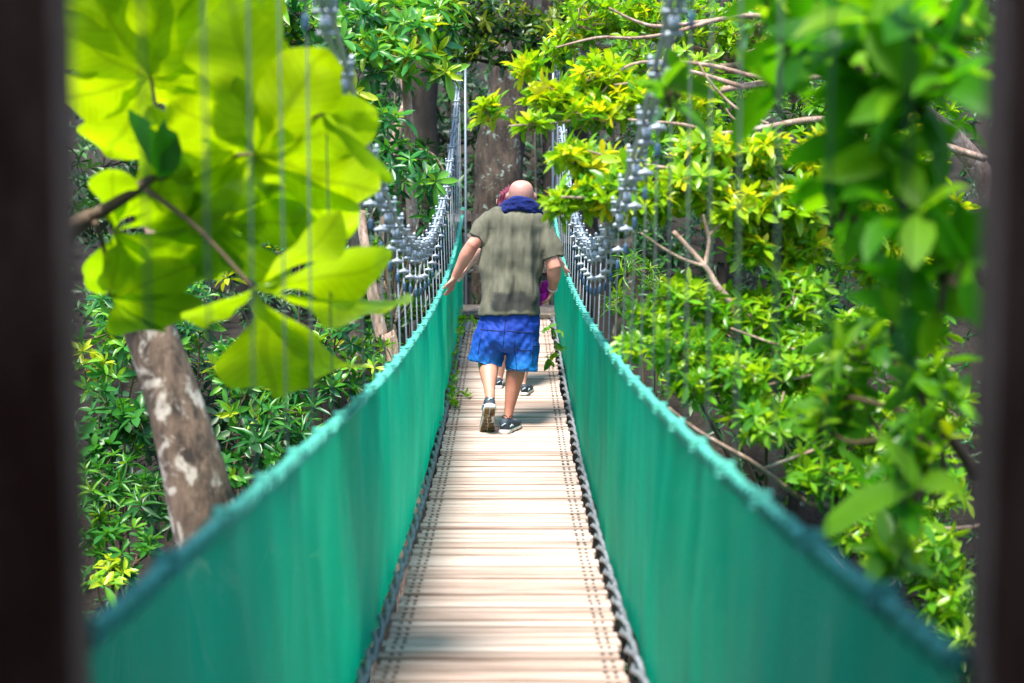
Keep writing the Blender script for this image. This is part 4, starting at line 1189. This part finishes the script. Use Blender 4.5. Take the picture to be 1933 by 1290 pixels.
left = [
 ('yellow-green tipped shrub beside the left post at mid height', [(215, 640, 60, 45, 9.8, .4, 14), (200, 700, 60, 40, 9.6, .4, 12), (270, 650, 40, 40, 9.8, .3, 8)], .13, (.62, .2), 'leaf_rosette'),
 ('dark green shrub between the left post and the leaning trunk, second from the top', [(200, 770, 60, 50, 9.2, .4, 18), (260, 800, 50, 50, 9.2, .4, 14), (190, 840, 40, 40, 9, .4, 10)], .13, (.25, .18), 'leaf_mid', 'oval'),
 ('shrub with narrow shiny leaves beside the left post, below the dark green one', [(210, 900, 60, 45, 8.6, .4, 20), (280, 940, 40, 45, 8.6, .4, 14), (180, 960, 40, 40, 8.4, .3, 10)], .13, (.38, .2), 'leaf_mid', 'lance'),
 ('pale shiny-leaved sprig low by the left post above the netting rail', [(200, 1010, 60, 35, 8.2, .3, 14), (250, 1050, 40, 30, 8, .3, 9)], .11, (.45, .2), 'leaf_mid'),
 ('bright yellow-green sprig lowest by the left post, touching the netting rail', [(205, 1085, 40, 25, 7.8, .2, 8)], .13, (.75, .15), 'leaf_rosette'),
 ('bright-tipped shrub just right of the leaning trunk top', [(420, 690, 50, 50, 9.7, .4, 14), (460, 740, 50, 40, 9.6, .4, 12)], .14, (.55, .22), 'leaf_rosette'),
 ('shrub with long shiny leaves under the hanging palmate lobes', [(530, 720, 50, 45, 9.8, .4, 16), (560, 790, 60, 40, 9.6, .4, 16), (490, 800, 50, 40, 9.4, .4, 14)], .17, (.36, .2), 'leaf_rosette', 'lance'),
 ('shrub with pale tips between the palmate lobes and the netting rail', [(640, 640, 50, 50, 10.6, .4, 16), (650, 720, 45, 35, 10.3, .3, 12), (700, 680, 40, 40, 10.6, .3, 10), (600, 690, 40, 40, 10.4, .3, 8)], .13, (.5, .25), 'leaf_rosette'),
 ('dark low shrub right of the leaning trunk above the netting rail', [(460, 860, 45, 45, 9.2, .4, 16), (520, 850, 40, 30, 9.2, .3, 10), (430, 900, 30, 40, 9, .3, 8)], .09, (.22, .16), 'leaf_mid', 'oval'),
 ('mid-green shrub directly behind the leaning trunk', [(340, 640, 50, 60, 10.4, .4, 14), (380, 600, 50, 50, 10.6, .4, 12), (320, 560, 60, 50, 10.6, .4, 12), (210, 560, 50, 50, 10.4, .4, 12)], .13, (.4, .2), 'leaf_rosette'),
]
for lab, cl, L, c, m_, *sp_ in left:
    tp_ = sp_[0] if sp_ else 'oblong'
    tree('leafy_shrub', lab, 'shrub', G(cl[0][0] + 20, cl[0][4] + .2), cl, m_, L, L * {'oblong': .3, 'lance': .2, 'oval': .46}[tp_], 9 if tp_ != 'oval' else 6, (25, 105), .022, 'twig', c, tpl=tp_, tilt=.55, group='shrubs on the left bank', toward=(.1, -.35, 0), twig_r=.005)

# --- right-hand trees
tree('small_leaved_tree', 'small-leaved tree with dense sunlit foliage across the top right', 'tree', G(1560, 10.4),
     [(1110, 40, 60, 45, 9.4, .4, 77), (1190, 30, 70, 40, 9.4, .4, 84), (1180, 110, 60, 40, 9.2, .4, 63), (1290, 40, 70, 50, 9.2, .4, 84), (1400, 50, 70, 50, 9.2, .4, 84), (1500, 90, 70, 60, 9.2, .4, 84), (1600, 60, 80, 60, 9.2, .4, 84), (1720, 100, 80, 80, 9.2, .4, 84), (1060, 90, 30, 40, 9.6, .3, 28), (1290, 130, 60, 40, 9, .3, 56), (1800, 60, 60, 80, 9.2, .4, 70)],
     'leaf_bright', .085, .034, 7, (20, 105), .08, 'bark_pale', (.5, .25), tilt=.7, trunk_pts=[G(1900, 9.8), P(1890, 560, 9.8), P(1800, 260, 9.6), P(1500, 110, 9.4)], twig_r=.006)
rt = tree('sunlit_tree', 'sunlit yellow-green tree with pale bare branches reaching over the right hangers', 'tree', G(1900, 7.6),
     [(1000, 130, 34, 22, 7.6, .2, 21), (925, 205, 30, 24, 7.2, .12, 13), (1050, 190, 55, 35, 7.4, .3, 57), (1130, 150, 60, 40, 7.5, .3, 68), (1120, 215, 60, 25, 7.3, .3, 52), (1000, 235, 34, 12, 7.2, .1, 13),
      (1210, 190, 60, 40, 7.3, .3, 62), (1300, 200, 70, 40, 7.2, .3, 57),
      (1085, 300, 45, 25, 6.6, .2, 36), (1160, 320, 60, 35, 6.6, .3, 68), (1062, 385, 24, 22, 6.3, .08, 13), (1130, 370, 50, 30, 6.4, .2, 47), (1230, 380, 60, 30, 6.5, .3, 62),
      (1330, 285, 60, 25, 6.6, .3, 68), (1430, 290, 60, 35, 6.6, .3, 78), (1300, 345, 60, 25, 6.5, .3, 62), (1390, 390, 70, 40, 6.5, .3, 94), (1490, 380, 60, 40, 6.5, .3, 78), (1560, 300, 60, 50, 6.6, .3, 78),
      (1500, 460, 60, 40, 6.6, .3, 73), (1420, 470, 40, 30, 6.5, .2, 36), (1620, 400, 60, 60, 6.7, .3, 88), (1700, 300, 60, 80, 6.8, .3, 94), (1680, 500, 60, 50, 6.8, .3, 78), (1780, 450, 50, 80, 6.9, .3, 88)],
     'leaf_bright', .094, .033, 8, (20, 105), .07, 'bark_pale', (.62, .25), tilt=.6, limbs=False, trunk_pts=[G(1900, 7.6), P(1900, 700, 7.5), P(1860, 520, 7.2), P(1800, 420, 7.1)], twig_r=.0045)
def pbranch(pts, d0, d1, r0, r1):
    n = len(pts)
    bm = bmesh.new()
    tube(bm, [P(a, b, d0 + (d1 - d0) * i / (n - 1)) for i, (a, b) in enumerate(pts)], [r0 + (r1 - r0) * i / (n - 1) for i in range(n)], seg=8, sub=5, wob=.25)
    obj('branch', bm, M['bark_pale'], rt)
for b in [
    ([(1800, 420), (1700, 345), (1560, 312), (1449, 313), (1347, 324), (1201, 310), (1110, 285)], 7.0, 6.4, .022, .005),
    ([(1560, 312), (1420, 318), (1341, 329), (1279, 357), (1217, 381), (1130, 375), (1060, 372)], 6.8, 6.2, .017, .005),
    ([(1860, 300), (1650, 235), (1540, 225), (1440, 242), (1353, 253), (1291, 236), (1186, 226)], 7.2, 6.8, .020, .006),
    ([(1850, 180), (1600, 140), (1400, 164), (1347, 174), (1254, 189), (1170, 205), (1080, 228), (960, 238)], 7.6, 7.1, .022, .004),
    ([(1400, 164), (1291, 133), (1238, 150), (1158, 161)], 7.3, 7.2, .012, .005),
    ([(1600, 140), (1460, 150), (1341, 124), (1238, 116), (1176, 130), (1130, 180), (1050, 215)], 7.5, 7.2, .014, .004),
    ([(1700, 60), (1560, 54), (1440, 31), (1359, 37), (1270, 62), (1200, 72), (1130, 71), (1050, 90)], 8.3, 8.0, .020, .006),
    ([(1359, 37), (1250, 50), (1200, 40), (1150, 15)], 8.2, 8.1, .014, .006),
    ([(1800, 110), (1640, 85), (1541, 88), (1452, 88), (1401, 102)], 7.8, 7.5, .018, .008),
    ([(1450, 235), (1390, 205), (1341, 155), (1320, 120)], 7.1, 7.1, .009, .004),
    ([(1440, 242), (1390, 228), (1370, 205)], 7.0, 7.0, .007, .004), ([(1460, 180), (1425, 215), (1385, 232)], 7.2, 7.2, .008, .004),
    ([(1500, 830), (1430, 680), (1387, 586), (1350, 535), (1331, 503), (1271, 437)], 6.3, 6.3, .022, .010),
    ([(1331, 503), (1338, 460), (1336, 440), (1327, 405)], 6.3, 6.3, .011, .006), ([(1336, 447), (1356, 428), (1380, 405)], 6.3, 6.3, .008, .004),
    ([(1331, 503), (1290, 490), (1245, 465), (1210, 440)], 6.3, 6.2, .008, .004),
    ([(1700, 640), (1600, 470), (1560, 420), (1480, 400), (1400, 410)], 6.8, 6.5, .016, .006)]:
    pbranch(*b)
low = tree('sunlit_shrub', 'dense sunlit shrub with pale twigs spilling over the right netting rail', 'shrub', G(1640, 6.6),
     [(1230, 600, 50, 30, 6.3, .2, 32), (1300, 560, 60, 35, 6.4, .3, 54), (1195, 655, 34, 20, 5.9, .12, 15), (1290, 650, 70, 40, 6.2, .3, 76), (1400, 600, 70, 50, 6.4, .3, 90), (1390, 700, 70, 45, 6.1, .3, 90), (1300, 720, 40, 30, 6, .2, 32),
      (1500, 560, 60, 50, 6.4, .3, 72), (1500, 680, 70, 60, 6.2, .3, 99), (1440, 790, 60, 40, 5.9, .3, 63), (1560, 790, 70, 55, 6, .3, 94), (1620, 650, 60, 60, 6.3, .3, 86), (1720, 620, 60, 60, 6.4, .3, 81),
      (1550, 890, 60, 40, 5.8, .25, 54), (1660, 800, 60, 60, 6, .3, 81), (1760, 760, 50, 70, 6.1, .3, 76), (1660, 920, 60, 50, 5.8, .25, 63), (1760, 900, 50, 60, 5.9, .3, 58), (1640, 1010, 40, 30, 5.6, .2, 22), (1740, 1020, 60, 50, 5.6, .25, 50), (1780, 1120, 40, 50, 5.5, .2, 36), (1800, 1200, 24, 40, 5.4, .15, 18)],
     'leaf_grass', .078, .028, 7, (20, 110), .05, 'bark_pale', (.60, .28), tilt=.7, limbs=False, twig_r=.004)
for pts, d0, d1, r0, r1 in [
    ([(1760, 1010), (1620, 985), (1562, 953), (1524, 948), (1428, 878), (1370, 845), (1310, 809), (1262, 770)], 5.9, 5.7, .016, .006),
    ([(1600, 830), (1540, 849), (1460, 878), (1420, 890)], 5.8, 5.8, .010, .005), ([(1700, 1150), (1615, 1092), (1567, 1044), (1540, 1020)], 5.6, 5.5, .010, .004),
    ([(1860, 990), (1802, 998), (1695, 996)], 5.7, 5.7, .010, .006), ([(1720, 760), (1620, 700), (1500, 715), (1420, 735)], 6.1, 6.0, .010, .005),
    ([(1640, 640), (1560, 670), (1480, 655), (1380, 620)], 6.2, 6.1, .010, .004), ([(1560, 953), (1500, 870), (1470, 800), (1480, 740)], 5.9, 6.0, .008, .004),
    ([(1800, 700), (1700, 690), (1640, 640)], 6.3, 6.2, .014, .01)]:
    bm = bmesh.new(); n = len(pts)
    tube(bm, [P(a, b, d0 + (d1 - d0) * i / (n - 1)) for i, (a, b) in enumerate(pts)], [r0 + (r1 - r0) * i / (n - 1) for i in range(n)], seg=8, sub=5, wob=.25)
    obj('branch', bm, M['bark_pale'], low)
tree('feathery_shrub', 'small fine-leaved green shrub on the far side of the dark gap right of the hangers', 'shrub', G(1215, 9.5),
     [(1200, 500, 34, 30, 9.4, .3, 10), (1250, 540, 34, 30, 9.3, .3, 10), (1170, 570, 30, 30, 9.4, .3, 8), (1230, 620, 40, 30, 9, .3, 10)], 'leaf_grass', .12, .012, 8, (20, 110), .02, 'twig', (.55, .25), tpl='lance', tilt=.6)
tree('backing_tree', 'mid-green tree standing behind the sunlit right-hand trees', 'tree', G(1560, 22),
     [(1300, 260, 80, 60, 11, .5, 65), (1420, 150, 90, 80, 11, .5, 83), (1560, 200, 90, 90, 11, .5, 83), (1420, 420, 80, 80, 10.8, .5, 72), (1560, 430, 90, 90, 10.8, .5, 83), (1720, 240, 90, 120, 11, .5, 90), (1720, 520, 90, 120, 10.6, .5, 90), (1560, 640, 90, 80, 10, .5, 72)],
     'leaf_grass', .105, .036, 8, (25, 110), .1, 'bark_dark', (.45, .3), tilt=.7)
tree('low_green_shrub', 'mid-green shrub low behind the right netting, deeper in shade', 'shrub', G(1450, 8.6),
     [(1330, 680, 70, 60, 8.4, .4, 54), (1450, 760, 80, 70, 8, .4, 65), (1580, 850, 90, 80, 7.6, .4, 72), (1700, 960, 90, 90, 7.4, .4, 72), (1780, 1120, 60, 80, 7.2, .4, 47), (1260, 640, 50, 40, 8.8, .3, 29), (1640, 1010, 60, 40, 7.3, .3, 36)],
     'leaf_grass', .09, .032, 8, (25, 110), .04, 'twig', (.5, .28), tilt=.7)

# --- close, blurred broad leaves at the right
def near_tree():
    cl = [(1690, 40, 130, 50, 2.85, .15, 6), (1520, 60, 60, 40, 3.30, .1, 3), (1610, 130, 80, 60, 2.96, .15, 5), (1750, 160, 70, 80, 2.73, .15, 6), (1480, 150, 40, 30, 3.42, .08, 2), (1660, 250, 80, 50, 2.96, .15, 4), (1570, 370, 70, 40, 3.19, .1, 4),
          (1720, 380, 70, 70, 2.85, .15, 5), (1780, 540, 50, 80, 2.73, .15, 4), (1690, 560, 50, 60, 2.96, .1, 3), (1700, 930, 60, 50, 2.96, .1, 2)]
    t = tree('broad_leaved_tree', 'very close, strongly blurred broad-leaved tree beside the right post', 'tree', G(1960, 3.2), cl, 'leaf_near', .165, .07, 4, (30, 120), .05, 'twig', (.55, .28), tpl='oval', tilt=.8, limbs=False, trunk_pts=[G(2140, 3.0), P(2100, 800, 3.0), P(2080, 300, 3.0), P(2060, 0, 3.0)], twig_r=.006)
near_tree()
tree('overhead_tree', 'leafy bough hanging into the top right corner above the blurred leaves', 'tree', G(2050, 3.6),
     [(1600, 20, 120, 50, 3.6, .2, 12), (1760, 60, 90, 60, 3.4, .2, 12), (1450, 20, 60, 40, 3.9, .1, 4), (1300, 170, 60, 30, 3.9, .1, 3)], 'leaf_grass', .13, .05, 6, (30, 120), .05, 'twig', (.5, .3), tpl='oval', tilt=.7, limbs=False,
     trunk_pts=[G(2050, 3.7), P(2100, 600, 3.7), P(2050, 200, 3.7), P(1960, -60, 3.6)], twig_r=.006)
tree('bright_sapling', 'blurred bright green sapling in front of the sunlit shrub at the lower right', 'sapling', G(1880, 3.7),
     [(1640, 640, 80, 40, 3.9, .15, 10), (1740, 720, 70, 50, 3.7, .15, 10), (1600, 760, 60, 40, 3.9, .12, 7), (1560, 800, 40, 30, 3.9, .1, 5), (1740, 830, 60, 50, 3.6, .15, 8), (1680, 900, 60, 50, 3.7, .12, 7), (1700, 1040, 60, 50, 3.5, .12, 6), (1600, 700, 40, 30, 4.0, .1, 4)],
     'leaf_bright', .10, .040, 6, (30, 110), .02, 'twig', (.28, .2), tpl='oval', tilt=.6, trunk_pts=[G(1890, 3.8), P(1880, 1100, 3.8), P(1840, 900, 3.8), P(1770, 800, 3.7)], twig_r=.004)

def canopy():  # tree out of view, added to shade the near bridge end
    t = thing('shading_tree', 'unseen tall tree added so its crown shades the near end of the bridge, above the view', 'tree', (-3.2, 1.2, float(H(-3.2, 1.2))))
    b = Vector((-3.2, 1.2, float(H(-3.2, 1.2)) - .2)); f = Vector((-2.2, 2.0, 4.4))
    bm = bmesh.new(); tube(bm, [b, Vector((-3.1, 1.3, 2)), f], [.22, .17, .12], seg=14, sub=5, wob=.2); obj('trunk', bm, M['bark_grey'], t)
    n = 110
    q = np.stack([rng.uniform(-3.4, -.4, n), rng.uniform(-.4, 1.6, n), rng.uniform(4.2, 5.6, n)], -1)
    hubs = q[:14] * .8 + np.array(f) * .2
    for h in hubs[:6]:
        bm = bmesh.new(); tube(bm, [f, f.lerp(Vector(h), .5) + Vector((0, 0, .15)), Vector(h)], [.06, .035, .015], seg=8, sub=4); obj('branch', bm, M['bark_grey'], t)
    near = np.argmin(np.linalg.norm(q[:, None] - hubs[None], axis=2), axis=1)
    g = rosettes(q, rng.normal(0, .5, (n, 3)) + np.array([[0, 0, 1.]]), 8, .21, .085, (30, 110), (.5, .3))
    link_mesh('crown', leaves_to_mesh('crown', *g[:6], 'oval', [twig_arrays(hubs[near], q, .012, .005)], bend=g[6]), [M['leaf_near'], M['twig']], t)
canopy()

for lab, pts in (('thin brown vine hanging in front of the dark trunk left of the hangers', [(742, -40), (748, 120), (741, 300), (752, 520)]),
                 ('crooked brown vine arching low behind the left hangers', [(690, 430), (760, 300), (815, 290), (850, 360), (858, 470)]),
                 ('thin straight vine hanging between the thick trunk and the slim brown trunk', [(1012, 60), (1010, 260), (1014, 470)])):
    bm = bmesh.new(); tube(bm, [P(a, b, 15.2) for a, b in pts], .011, seg=7, sub=8, wob=.3)
    tag(obj('hanging_vine', bm, M['bark_grey']), lab, 'vine')

# --- creeper on the deck edge and a sprig on the right
def sprig(name, label, cat, stems, mat, L, n, c=(.6, .2), parent_r=.0025):
    t = thing(name, label, cat, stems[0][0])
    B, A, ex = [], [], bmesh.new()
    for pts in stems:
        pts = [Vector(p) for p in pts]
        tube(ex, pts, parent_r, seg=5, sub=4)
        cm = catmull(pts, 8)
        for _ in range(n):
            k = random.randrange(len(cm) - 1)
            B.append(cm[k].lerp(cm[k + 1], random.random())[:]); A.append((random.gauss(0, .6), random.gauss(-.2, .6), random.gauss(.5, .5)))
    obj('stem', ex, M['twig'], t)
    g = rosettes(np.array(B), np.array(A), 2, L, L * .5, (30, 100), c)
    link_mesh('foliage', leaves_to_mesh('foliage', *g[:6], 'oval', bend=g[6]), M[mat], t)
def dk(x, y, z=0): return Vector((BX + x, y, deck_z(y) + z))
sprig('creeper', 'green creeper growing through the left netting onto the deck slats', 'creeper',
      [[dk(-.46, 13.0, .1), dk(-.42, 12.4, .10), dk(-.43, 11.6, .05), dk(-.40, 11.0, .06), dk(-.37, 10.5, .03), dk(-.27, 10.3, .015)], [dk(-.45, 12.9, .16), dk(-.33, 12.8, .18), dk(-.25, 12.7, .08)], [dk(-.42, 11.0, .04), dk(-.40, 10.2, .06), dk(-.36, 9.9, .02)]], 'leaf_grass', .055, 24, (.7, .2))
sprig('leaf_sprig', 'green leaf sprig poking through the right netting above the slats', 'sprig',
      [[dk(.46, 11.2, .2), dk(.37, 11.2, .20), dk(.33, 11.1, .13)], [dk(.46, 12.0, .2), dk(.34, 12.0, .24), dk(.28, 11.9, .22)]], 'leaf_mid', .09, 5, (.7, .2))
sprig('grass_tuft', 'thin dry grass blades sticking through the left netting beside the man\'s hand', 'grass',
      [[Q(840, 590, 3.2), Q(865, 592, 3), Q(880, 585, 2.8)]], 'leaf_litter', .05, 3, (.7, .2), .0015)

# --- forest floor cover and far wood
def scatter_cover(name, n, ymin, ymax, hmax, L, mat, c, label, W=.34, xin=.95):
    y = ymin + (ymax - ymin) * rng.uniform(0, 1, n) ** .8
    x = rng.uniform(-1, 1, n) * (.42 * y + 2)
    keep = ~((np.abs(x) < xin) & (y < 20)); x, y = x[keep], y[keep]
    cl = np.sin(x * 2.1 + 1.3 * np.sin(y * 1.1)) * np.sin(y * 1.7 + x * .6) * .5 + .5
    z = H(x, y) - .1 + hmax * (cl ** .7) * rng.uniform(0, 1, len(x)) ** .6
    C = np.stack([x, y, z], -1)
    axis = np.stack([rng.normal(0, .6, len(x)), rng.normal(-.35, .5, len(x)), np.ones(len(x))], -1)
    g = rosettes(C, axis, 6, L, L * W, (30, 110), c)
    tag(link_mesh(name, leaves_to_mesh(name, *g[:6], 'lance', bend=g[6]), M[mat]), label, 'undergrowth', kind='stuff')
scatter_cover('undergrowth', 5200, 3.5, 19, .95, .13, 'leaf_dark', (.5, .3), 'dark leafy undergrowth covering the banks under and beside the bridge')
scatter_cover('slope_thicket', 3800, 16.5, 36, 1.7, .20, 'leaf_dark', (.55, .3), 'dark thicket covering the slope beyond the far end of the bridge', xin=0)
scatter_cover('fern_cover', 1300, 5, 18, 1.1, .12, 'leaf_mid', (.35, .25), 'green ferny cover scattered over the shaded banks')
far = [('shaded tree beyond the bridge end, far left of the frame', 250, 400, 15.0), ('shaded tree behind the palmate leaves at mid left', 480, 250, 16.5), ('shaded tree behind the slim reddish trunk', 640, 330, 16.5),
       ('shaded bush low behind the leaning trunk', 350, 800, 12.0), ('shaded tree just right of the thick trunk', 1010, 250, 19.5), ('shaded tree behind the dark gap right of the hangers', 1150, 330, 18.0), ('shaded tree behind the upper right branches', 1350, 180, 16.5),
       ('shaded tree behind the right-hand canopy near the right post', 1650, 200, 15.0), ('shaded bush behind the small-leaved shrub left of the hangers', 760, 430, 15.5), ('shaded tree behind the whorled rosettes at the top', 700, 60, 18.5), ('shaded bush behind the right shrub, low', 1500, 650, 12.5), ('shaded tree above the left fence', 860, 230, 20.5)]
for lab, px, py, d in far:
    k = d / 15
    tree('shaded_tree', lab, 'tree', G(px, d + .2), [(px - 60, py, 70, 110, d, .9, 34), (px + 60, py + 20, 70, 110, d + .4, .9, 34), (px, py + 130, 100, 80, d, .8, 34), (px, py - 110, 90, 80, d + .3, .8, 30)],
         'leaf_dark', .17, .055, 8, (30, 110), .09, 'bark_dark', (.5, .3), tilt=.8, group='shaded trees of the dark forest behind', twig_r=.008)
# ------------------------------------------------------------------ camera, light, render
cam = bpy.data.cameras.new('camera')
cam.lens = 50; cam.sensor_width = 36; cam.clip_start = .05; cam.clip_end = 400
cam.dof.use_dof = True; cam.dof.focus_distance = 10.0; cam.dof.aperture_fstop = 1.9
co = bpy.data.objects.new('camera', cam); col.objects.link(co)
co.location = CAM
co.rotation_euler = (PI / 2 - PITCH, 0, 0)
scn.camera = co
SUN_AZ, SUN_EL = R(-150), R(68)       # azimuth clockwise from the way the bridge runs
sd = Vector((math.sin(SUN_AZ) * math.cos(SUN_EL), math.cos(SUN_AZ) * math.cos(SUN_EL), math.sin(SUN_EL)))
sl = bpy.data.lights.new('sun', 'SUN'); sl.energy = 3.8; sl.angle = R(17); sl.color = (1, .95, .86)
so = bpy.data.objects.new('sun', sl); col.objects.link(so)
so.rotation_euler = sd.to_track_quat('Z', 'Y').to_euler(); so.location = (0, 5, 20)
w = bpy.data.worlds.new('World'); scn.world = w; w.use_nodes = True
nt = w.node_tree
sky = nt.nodes.new('ShaderNodeTexSky'); sky.sky_type = 'NISHITA'; sky.sun_disc = False
sky.sun_elevation = SUN_EL; sky.sun_rotation = SUN_AZ
nt.links.new(sky.outputs[0], nt.nodes['Background'].inputs[0]); nt.nodes['Background'].inputs[1].default_value = .14
scn.view_settings.view_transform = 'Standard'; scn.view_settings.look = 'None'
scn.view_settings.exposure = 1.55; scn.view_settings.gamma = 1
scn.render.engine = 'CYCLES'
c = scn.cycles
c.use_denoising = True
c.max_bounces = 7; c.diffuse_bounces = 3; c.glossy_bounces = 2; c.transmission_bounces = 4; c.transparent_max_bounces = 8
c.sample_clamp_indirect = 6
